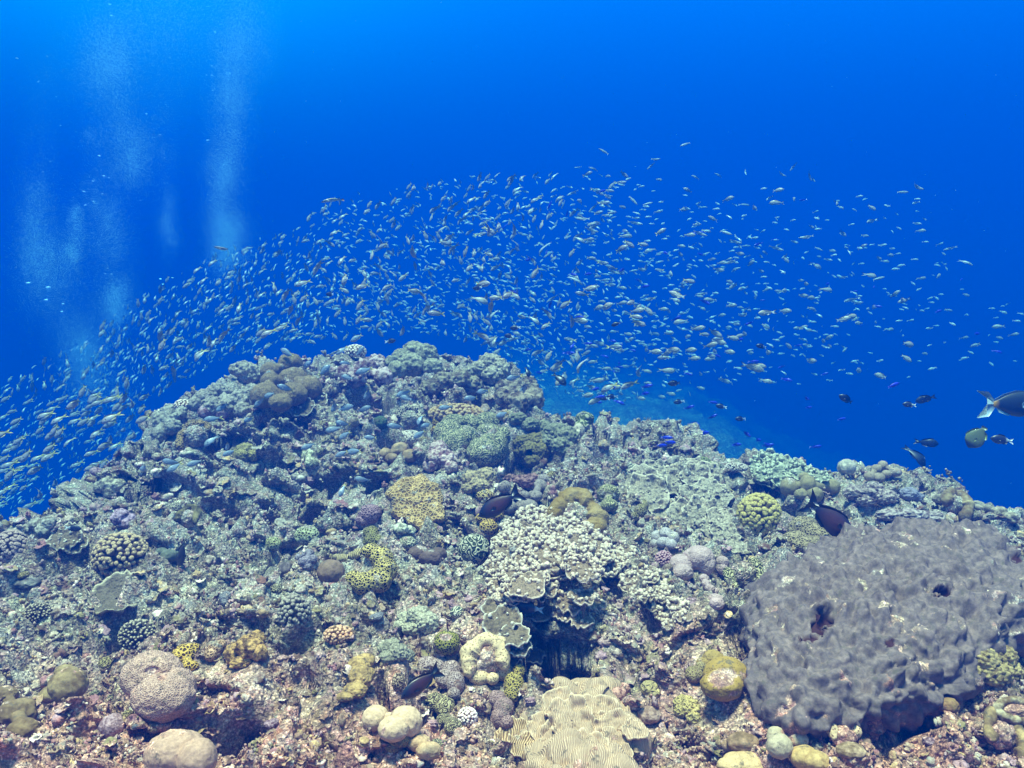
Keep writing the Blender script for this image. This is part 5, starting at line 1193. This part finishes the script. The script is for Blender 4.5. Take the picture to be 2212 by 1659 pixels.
def fish_matrix(px, py, d, size, ang, yaw, roll=0.0):
    """nose-to-tail length of size pixels, heading ang degrees anticlockwise from the right, turned yaw degrees away from the viewer"""
    a = math.radians(ang); w = math.radians(yaw)
    X = (RIGHT * math.cos(a) + UPV * math.sin(a)) * math.cos(w) + FWD * math.sin(w)
    up = UPV - X * (UPV @ X)
    if np.linalg.norm(up) < 0.35: up = up + RIGHT * 0.5 - X * (RIGHT @ X) * 0.5
    up = up / np.linalg.norm(up); Y = np.cross(up, X)
    r = math.radians(roll); up2 = up * math.cos(r) + Y * math.sin(r); Y2 = np.cross(up2, X)
    L = size / FPX * d / max(0.45, math.cos(w)) if size else 0.08
    c = at(px, py, d)
    return Matrix(((X[0] * L, Y2[0] * L, up2[0] * L, c[0]), (X[1] * L, Y2[1] * L, up2[1] * L, c[1]), (X[2] * L, Y2[2] * L, up2[2] * L, c[2]), (0, 0, 0, 1)))
def add_fish(kind, px, py, size, ang, d, label, cat='fish', group=None, yaw=None, b=None, parts=True, name='fish', roll=0.0):
    if yaw is None: yaw = RNG.uniform(-25, 25)
    if b is None: b = int(RNG.integers(0, 3))
    seps, one, _ = fish_meshes(kind, b)
    Mx = fish_matrix(px, py, d, size, ang, yaw, roll)
    if parts:
        o = bpy.data.objects.new(name, seps[0][1])
    else:
        o = bpy.data.objects.new(name, one)
    scene.collection.objects.link(o); o.matrix_world = Mx
    tag(o, label, cat, group)
    if parts:
        for nm, me_ in seps[1:]:
            c = bpy.data.objects.new(nm, me_); scene.collection.objects.link(c); c.parent = o
    return o
# -- the single fish one can point at
def dsurf(x, y, off=0.12): return hit(x, y)[2] - off
sf = add_fish('surgeon', 1795, 1124, 138, -37, dsurf(1797, 1165, 0.6), 'large dark brown fish with white tail spots diving to the huge grey coral', 'surgeonfish', yaw=10, b=1, name='surgeonfish')
WHM, tw, bw = new_mat('white_spot'); bw.inputs['Base Color'].default_value = (0.62, 0.50, 0.40, 1)
for s_ in (1, -1):
    sv, sfc = sheet_fin([(-0.30, 0.055 * s_), (-0.36, 0.075 * s_), (-0.42, 0.05 * s_), (-0.37, 0.035 * s_)][::s_], 0.03)
    link('tail_spot', make_mesh('tail_spot', sv, sfc, WHM), parent=sf)
add_fish('surgeon', 1078, 1090, 104, 212, dsurf(1075, 1120, 0.55), 'black fish with swept tail passing above the ruffled coral, right of the yellow coral', 'surgeonfish', yaw=8, b=1, name='surgeonfish')
add_fish('surgeon', 908, 1478, 92, 212, dsurf(905, 1510, 0.35), 'dark fish with reddish flank over the bottom corals left of the cream ring', 'surgeonfish', yaw=-22, b=1, name='surgeonfish')
add_fish('bicolor', 1145, 1314, 60, 172, dsurf(1145, 1340, 0.15), 'blue-grey fish with a white tail below the ruffled coral', 'damselfish', yaw=0, b=1, name='damselfish')
add_fish('pale', 1268, 1244, 40, -28, dsurf(1265, 1262, 0.16), 'silver fish with a yellow back under the rim of the ruffled coral', 'damselfish', yaw=0, b=1, name='damselfish')
add_fish('greyfish', 1232, 1120, 20, 260, dsurf(1232, 1130, 0.1), 'little blue fish over the white middle of the ochre crescent coral', 'damselfish', yaw=20, name='damselfish')
add_fish('dark', 393, 1196, 66, 245, dsurf(395, 1225, 0.15), 'slim black fish with a yellow tail base nose-down on the left slope', 'damselfish', yaw=25, b=1, name='damselfish')
add_fish('bicolor', 158, 1141, 34, -8, dsurf(158, 1150, 0.12), 'black fish with a white spot near the left skyline', 'damselfish', yaw=10, name='damselfish')
add_fish('bicolor', 478, 1211, 34, 210, dsurf(478, 1225, 0.12), 'dark fish with a white tail right of the slim black fish', 'damselfish', yaw=10, name='damselfish')
add_fish('unicorn', 2188, 873, 132, 0, 3.4, 'large black fish with orange tail base and long tail streamers at the right edge', 'unicornfish', yaw=6, b=1, name='unicornfish')
add_fish('butterfly', 2111, 943, 58, 236, 3.6, 'olive disc-shaped fish with a white face band at the far right', 'butterflyfish', yaw=12, b=1, name='butterflyfish')
add_fish('bicolor', 2164, 950, 46, 172, 3.5, 'dark fish with a bright white tail right of the butterflyfish', 'damselfish', yaw=10, b=1, name='damselfish')
add_fish('bicolor', 1964, 874, 28, 176, 4.2, 'white-tailed dark fish beside a black fish, above the right slope', 'damselfish', yaw=10, b=1, name='damselfish')
for (x, y, s, a, lab) in [(1828, 862, 34, 150, 'black fish tilted nose-up, leftmost of the black fish at the right'), (1996, 862, 36, 200, 'black fish right of the white-tailed dark fish'), (2010, 957, 40, -8, 'black fish heading right, just above the steep nose-down one'), (1988, 988, 50, -62, 'black-green fish diving steeply above the right slope'),
                          (1212, 820, 34, -50, 'black fish right of the reef summit over the distant slope'), (1456, 828, 26, 185, 'black fish partly hidden behind a pale fish left of centre right'), (1141, 805, 22, -80, 'small black fish at the right edge of the mound'), (1330, 700, 20, 200, 'small black fish in the school above the distant slope')]:
    add_fish('dark', x, y, s, a, 4.4, lab, 'damselfish', yaw=12, name='damselfish', group='black damselfish')
for (x, y, a, lab) in [(843, 737, 10, 'black fish with white tail over the reef top, left of the summit'), (1113, 708, 185, 'black and white fish above the right shoulder of the mound'), (1101, 726, 170, 'white-tailed black fish just under its twin above the right shoulder'), (1305, 860, 175, 'black and white fish over the middle of the distant slope'), (1322, 857, 180, 'tiny black and white fish touching the end of the pair over the distant slope'),
                       (1467, 868, 190, 'tiny black and white fish low over the distant slope'), (1645, 748, 170, 'white-tailed fish in the open water right of centre'), (1600, 905, 180, 'tiny white-tailed fish above the right hand plate field'), (1558, 878, 170, 'tiny white-tailed fish in the dark water above the table coral'), (715, 636, 175, 'black and white fish inside the school above the tan heads'),
                       (1033, 622, 185, 'black and white fish inside the middle of the school'), (2210, 850, 180, 'white spot of a fish entering at the right edge')]:
    add_fish('bicolor', x, y, 24, a, 5.0, lab, 'damselfish', yaw=10, name='damselfish', group='black and white damselfish')
add_fish('wrasse', 715, 431, 46, 196, 4.6, 'striped slender fish at the upper left edge of the school', 'wrasse', yaw=0, b=0, name='wrasse')
add_fish('wrasse', 482, 538, 42, 166, 4.6, 'striped slender fish in front of the right bubble column', 'wrasse', yaw=0, b=2, name='wrasse')
add_fish('wrasse', 722, 762, 26, 206, 4.6, 'little striped fish beside the pale fingered coral on the crest', 'wrasse', yaw=0, b=1, name='wrasse')
# silver-grey fish hovering in front of the mound, tails up
FRONT = [(745, 881, 14), (620, 762, 150), (575, 812, 50), (660, 790, 40), (700, 800, 45), (615, 838, 160), (582, 853, 200), (560, 868, 230), (735, 757, 225), (778, 758, 50), (747, 785, 175), (785, 800, 200), (752, 815, 170), (797, 850, 225), (872, 849, 205), (786, 884, 25), (725, 876, 235), (739, 915, 165), (718, 927, 195), (745, 940, 215), (800, 945, 178), (853, 921, 172), (922, 918, 195),
         (906, 938, 215), (666, 964, 200), (738, 980, 205), (765, 975, 190), (452, 953, 225), (494, 962, 235), (495, 978, 205), (430, 925, 225), (437, 912, 225), (455, 905, 190), (780, 1036, 168), (738, 1060, 250), (905, 905, 265), (960, 880, 190), (1018, 860, 185), (1110, 815, 195), (1132, 840, 230), (1045, 845, 190), (1085, 895, 200), (880, 860, 170), (365, 998, 170), (375, 1010, 215), (420, 1000, 200), (315, 1010, 200), (770, 730, 215), (480, 880, 215), (540, 905, 200)]
labs = ['upright', 'tilted', 'level']
for i, (x, y, a) in enumerate(FRONT):
    d = min(dsurf(x, y, 0.0), dsurf(x, y + 14, 0.0)) - RNG.uniform(0.12, 0.5)
    add_fish('greyblack' if i % 3 == 0 else 'greyfish', x, y, RNG.uniform(26, 36), a, d, 'small blue-grey fish hovering close in front of the mound rock', 'damselfish', yaw=RNG.uniform(-20, 20), group='grey fish hovering in front of the mound', name='damselfish')
# -- the great school
UPB = [(-60, 845), (0, 820), (100, 775), (170, 730), (290, 640), (380, 590), (460, 555), (560, 515), (650, 475), (720, 425), (820, 410), (1010, 378), (1200, 372), (1300, 372), (1500, 380), (1700, 380), (2000, 400), (2100, 560), (2260, 640)]
LOB = [(-60, 1140), (0, 1120), (70, 1100), (150, 1060), (215, 1020), (290, 960), (330, 860), (440, 800), (500, 765), (640, 750), (770, 725), (900, 715), (1000, 735), (1100, 790), (1180, 850), (1300, 870), (1500, 850), (1700, 830), (1900, 830), (2050, 800), (2260, 800)]
ub = lambda x: np.interp(x, [p[0] for p in UPB], [p[1] for p in UPB]); lb = lambda x: np.interp(x, [p[0] for p in LOB], [p[1] for p in LOB])
r = np.random.default_rng(5)
def dens(x, y):
    t = (y - ub(x)) / max(1, lb(x) - ub(x))
    if t < 0 or t > 1: return 0
    h = np.interp(x, [0, 300, 500, 1100, 1350, 1700, 2000, 2212], [1.0, 1.25, 1.25, 1.15, 0.62, 0.36, 0.24, 0.12])
    e = np.interp(t, [0, 0.05, 0.25, 0.8, 1.0], [0.35, 0.7, 1.0, 0.95, 0.7])
    if x > 1350: e = np.interp(t, [0, 0.15, 0.4, 0.75, 1.0], [0.12, 0.6, 1.0, 0.9, 0.30])
    return h * e
def heading(x, y, kind):
    t = (y - ub(x)) / max(1, lb(x) - ub(x))
    if kind == 'silver':
        if x < 450: return r.normal(250, 11)
        if x < 700: return r.normal(242, 20)
        if x < 1350: return r.normal(-38, 26) if r.random() < 0.72 else r.normal(200, 25)
        return r.normal(-22, 24) if r.random() < 0.75 else r.normal(195, 20)
    if x < 350: return r.normal(254 if y < 850 else 218, 10)
    if x < 650: return r.normal(246, 11) if t < 0.6 else r.normal(236, 24)
    if x < 1250: return r.normal(234, 11) if t < 0.3 else (r.normal(232, 25) if r.random() < 0.5 else r.normal(-48, 30))
    return r.normal(-8, 18) if r.random() < 0.78 else r.normal(195, 22)
school = []
def throw(n, kind, fx, size):
    k = 0
    while k < n:
        x = r.uniform(-40, 2250); y = r.uniform(370, 1130)
        w = dens(x, y) * fx(x, (y - ub(x)) / max(1, lb(x) - ub(x)))
        if r.random() * 1.3 > w: continue
        if kind == 'silver' and x > 1300 and r.random() < 0.1: pass
        s = size(x, y); school.append((kind, x, y, s * (0.80 if kind == 'silver' else 0.86), heading(x, y, kind), r.uniform(-38, 38) * (0.5 if x < 800 else 1))); k += 1
throw(900, 'yellowtail', lambda x, t: np.interp(x, [0, 700, 1250, 1600, 2212], [1, 0.9, 0.55, 0.12, 0.0]), lambda x, y: r.uniform(17, 25) + (r.uniform(2, 15) if y - ub(x) > 110 and r.random() < 0.34 else 0) + (r.uniform(2, 14) if x < 350 and y > 860 and r.random() < 0.6 else 0))
throw(3300, 'silver', lambda x, t: np.interp(x, [0, 300, 700, 1250, 1700, 2212], [0.7, 0.85, 0.9, 1, 0.8, 0.5]) * (0.45 + 0.6 * t), lambda x, y: r.uniform(9.5, 16.5) + (2 if x > 1300 else 0))
throw(210, 'blacktip', lambda x, t: np.interp(x, [0, 1000, 1200, 1500, 2212], [0.0, 0.02, 0.25, 1, 1]) * (0.25 + 0.9 * t), lambda x, y: r.uniform(18, 27) + (r.uniform(3, 14) if y > 620 and r.random() < 0.45 else 0))
throw(46, 'slim', lambda x, t: np.interp(x, [0, 1100, 1250, 2212], [0.0, 0.0, 1, 0.5]) * (1 if t < 0.6 else 0.1), lambda x, y: r.uniform(20, 34))
throw(58, 'blue', lambda x, t: np.interp(x, [0, 1050, 1350, 1800, 2212], [0.0, 0.0, 1, 1, 0.3]) * (0.5 + t), lambda x, y: r.uniform(14, 24))
school += [('blue', x, y, r.uniform(20, 30), r.normal(-5, 16), r.uniform(-20, 20)) for x, y in [(1296, 857), (1340, 869), (1448, 955), (1430, 962), (1540, 869), (1660, 1072 - 110), (1540, 900), (1500, 915), (1440, 945), (1612, 937), (1520, 935), (1658, 960), (1590, 960), (1635, 950), (1490, 880), (1700, 820), (1740, 860), (1765, 965), (1745, 880), (1930, 832), (1818, 905), (1290, 868), (1398, 834), (1392, 850), (1320, 838), (1510, 1000 - 70)]]
school += [('slim', x, y, s, a, 0.0) for x, y, s, a in [(1304, 327, 24, 150), (1480, 312, 24, 200), (1415, 345, 24, 10), (1405, 360, 20, 220), (1282, 364, 22, 170), (1248, 362, 16, 180), (1712, 362, 20, 235), (1748, 382, 22, -60), (1688, 377, 22, -20), (1503, 382, 22, 165), (1553, 378, 20, 160), (1980, 405, 34, -15), (1950, 415, 26, 0), (1610, 373, 16, 90)]]
REAL = {'yellowtail': 0.092, 'silver': 0.060, 'blacktip': 0.095, 'slim': 0.10, 'blue': 0.07}
GL = {'yellowtail': ('anthias', 'peach-silver fish with a yellow forked tail in the crowded school over the reef', 'fish', 'yellow-tailed fish of the great school'),
      'silver': ('small_silver_fish', 'tiny cyan-silver fish glinting in the crowded school over the reef', 'fish', 'tiny silver fish of the great school'),
      'blacktip': ('chromis', 'cream fish with a black-edged forked tail in the thin right half of the school', 'fish', 'black-tailed cream fish of the great school'),
      'slim': ('slender_fish', 'slender grey-green fish along the top right of the school', 'fish', 'slender fish at the top of the school'),
      'blue': ('blue_fish', 'small bright ultramarine fish in open water right of the mound', 'fish', 'bright blue fish right of the mound')}
for kind in ('yellowtail', 'silver', 'blacktip', 'slim', 'blue'):
    it = sorted([f for f in school if f[0] == kind], key=lambda f: -f[3])
    nm, lab, cat, grp = GL[kind]
    stuffV, stuffF, stuffC, o_ = [], [], [], 0
    for i, (_, x, y, s, a, yw) in enumerate(it):
        d = REAL[kind] * FPX / s * r.uniform(0.94, 1.08)
        sil_here = y > np.interp(x, [p[0] for p in SIL], [p[1] for p in SIL]) - 12
        if sil_here: d = min(d, hit(x, y)[2] - 0.25)
        if i < 298:
            add_fish(kind, x, y, s, a, d, lab, cat, grp, yaw=yw, parts=(s > 20 and kind in ('yellowtail', 'blacktip')), name=nm)
        else:
            b = int(r.integers(0, 3)); A = fish_meshes(kind, b)[2]
            Mx = np.array(fish_matrix(x, y, d, s, a, yw))
            stuffV.append(A[0] @ Mx[:3, :3].T + Mx[:3, 3]); stuffF.append(A[1] + o_); stuffC.append(A[2]); o_ += len(A[0])
    if stuffV:
        ob = link('school_of_' + {'yellowtail': 'anthias', 'silver': 'small_silver_fish'}.get(kind, 'fish'), make_mesh('school', np.concatenate(stuffV), np.concatenate(stuffF), FM, cols=np.concatenate(stuffC)))
        tag(ob, kind='stuff'); ob['label'] = 'the many smaller and farther fish of the great school'
# ------------------------------------------------------------ divers' bubbles rising at the left
BM, t_, b_ = new_mat('bubble_air')
b_.inputs['Base Color'].default_value = (0.30, 0.80, 1.0, 1); b_.inputs['Roughness'].default_value = 0.22; b_.inputs['Specular IOR Level'].default_value = 0.9
BR = [(85, 292, 9), (236, 281, 5), (555, 78, 9), (548, 22, 8), (1072, 160, 8), (1055, 327, 5), (1030, 374, 5), (1057, 376, 6), (1060, 450, 5), (1135, 483, 6), (1036, 699, 9), (1115, 821, 7), (1043, 911, 6), (1050, 1000, 6), (140, 1410, 14), (240, 1432, 13), (230, 1495, 13), (314, 1515, 10), (308, 1553, 10), (800, 1391, 9), (860, 1386, 9),
      (812, 1417, 8), (418, 955, 9), (425, 1023, 9), (465, 1005, 7), (463, 903, 8), (517, 877, 10), (495, 777, 12), (730, 567, 8), (798, 671, 6), (555, 1366, 7), (525, 1365, 6), (537, 1337, 6), (820, 788, 5), (637, 663, 5), (1145, 365, 6), (1053, 880, 4), (1035, 970, 5), (215, 857, 6), (302, 626, 5), (543, 886, 6), (510, 966, 6), (700, 999, 5), (470, 1012, 6), (250, 805, 5), (1085, 745, 5), (190, 408, 6), (280, 482, 5)]
Vb, Fb = ico(3)
Vc = Vb.copy(); Vc[:, 2] = np.where(Vc[:, 2] < 0, Vc[:, 2] * 0.45, Vc[:, 2])      # mushroom cap
bub_me = make_mesh('bubble', Vc * np.array([1, 1, 0.36]), Fb, BM)
for (x, y, s) in BR:
    d = 5.0 if s > 9 else 7.0
    X, Y = x * 0.4333, y * 0.4333
    o = link('bubble', bub_me, loc=tuple(at(X, Y, d))); L = s * 0.4333 / FPX * d * 0.85
    o.scale = (L, L * 0.7, L); o.rotation_euler = (RNG.uniform(-0.2, 0.2), RNG.uniform(-0.25, 0.25), RNG.uniform(0, 3))
    tag(o, 'bright flattened air bubble rising in the blue water at the left', 'bubble', 'air bubbles rising at the left')
# clouds of tiny bubbles: (x, y top, y bottom, half width, count)
r = np.random.default_rng(21)
PL = [(78, 400, 590, 34, 2600), (160, 445, 560, 16, 1100), (115, 520, 640, 60, 2600), (90, 150, 400, 48, 500), (235, 55, 190, 52, 3200), (250, 120, 330, 40, 1400), (285, 285, 400, 34, 2200), (205, 240, 520, 24, 900), (240, 440, 560, 34, 1500), (252, 610, 700, 30, 2200), (362, 420, 530, 16, 700), (350, 200, 420, 26, 500),
      (490, 470, 575, 32, 3400), (478, 340, 500, 26, 2000), (495, 200, 400, 30, 2400), (505, 60, 260, 36, 2200), (530, -30, 140, 50, 1800), (350, -40, 120, 110, 4200), (190, 730, 860, 40, 3000), (165, 690, 790, 34, 1200), (130, 600, 720, 50, 700), (270, 820, 960, 30, 600)]
O = np.array([(0.9, 0, -0.4), (-0.45, 0.8, -0.4), (-0.45, -0.8, -0.4), (0, 0, 0.7)])
OF = np.array([(0, 1, 3), (1, 2, 3), (2, 0, 3), (1, 0, 2)])
Vs, Fs, o_ = [], [], 0
for (x, y0, y1, hw, n) in PL:
    n = int(n * 8.0)
    ncl = max(8, n // 260)                      # bubbles come up in puffs
    cx_ = r.normal(x, hw * 0.55, ncl); cy2 = r.uniform(y0, y1, ncl); cs = r.uniform(0.25, 0.7, ncl) * hw
    pick = r.integers(0, ncl, n)
    loose = r.random(n) < 0.35
    px_ = np.where(loose, r.normal(x, hw * 0.75, n), cx_[pick] + r.normal(0, 1, n) * cs[pick] * 1.1)
    py_ = np.where(loose, r.normal((y0 + y1) / 2, (y1 - y0) * 0.42, n), cy2[pick] + r.normal(0, 1.5, n) * cs[pick])
    dd = r.normal(9.0, 0.5, n)
    sz = np.clip(r.lognormal(0, 0.45, n), 0.5, 1.7) * 0.0015
    C3 = FWD[None] * dd[:, None] + RIGHT[None] * ((px_ - 1106) / FPX * dd)[:, None] + UPV[None] * ((829.5 - py_) / FPX * dd)[:, None]
    Vs.append((C3[:, None, :] + O[None] * sz[:, None, None]).reshape(-1, 3))
    Fs.append((OF[None] + (np.arange(n) * 4)[:, None, None] + o_).reshape(-1, 3)); o_ += 4 * n
ob = link('bubble_cloud', make_mesh('bubble_cloud', np.concatenate(Vs), np.concatenate(Fs), BM))
tag(ob, kind='stuff'); ob['label'] = 'hazy columns of fine bubbles rising through the blue water'

n = 420
px_ = r.uniform(-40, 2250, n); py_ = r.uniform(-20, 1150, n); dd = r.uniform(1.6, 7.0, n); sz = r.uniform(0.25, 0.75, n) * dd / FPX
C3 = FWD[None] * dd[:, None] + RIGHT[None] * ((px_ - 1106) / FPX * dd)[:, None] + UPV[None] * ((829.5 - py_) / FPX * dd)[:, None]
ob = link('drifting_specks', make_mesh('drifting_specks', (C3[:, None, :] + O[None] * sz[:, None, None]).reshape(-1, 3), (OF[None] + (np.arange(n) * 4)[:, None, None]).reshape(-1, 3), BM))
tag(ob, kind='stuff'); ob['label'] = 'specks of plankton drifting in the water'
# ------------------------------------------------------------ the water's haze: one even volume round everything
def haze_box(x0, x1, y0, y1, z0, z1):
    V = [(x, y, z) for z in (z0, z1) for y in (y0, y1) for x in (x0, x1)]
    F = [(0, 2, 3, 1), (4, 5, 7, 6), (0, 1, 5, 4), (2, 6, 7, 3), (0, 4, 6, 2), (1, 3, 7, 5)]
    m = bpy.data.materials.new('haze'); m.use_nodes = True
    t = m.node_tree; t.nodes.clear()
    out = nd(t, 'ShaderNodeOutputMaterial'); pv = nd(t, 'ShaderNodeVolumePrincipled')
    pv.inputs['Density'].default_value = 0.185
    pv.inputs['Color'].default_value = (0.0, 0.0325, 0.225, 1)
    pv.inputs['Absorption Color'].default_value = (0.006, 0.366, 0.49, 1)
    pv.inputs['Anisotropy'].default_value = 0.0
    lk(t, pv.outputs[0], out.inputs['Volume'])
    o = link('haze', make_mesh('haze', V, np.array(F), m, smooth=False))
    tag(o, kind='stuff'); o['label'] = 'blue water that veils everything far away'
haze_box(-92, 92, -3, 113, -22, 4.1)
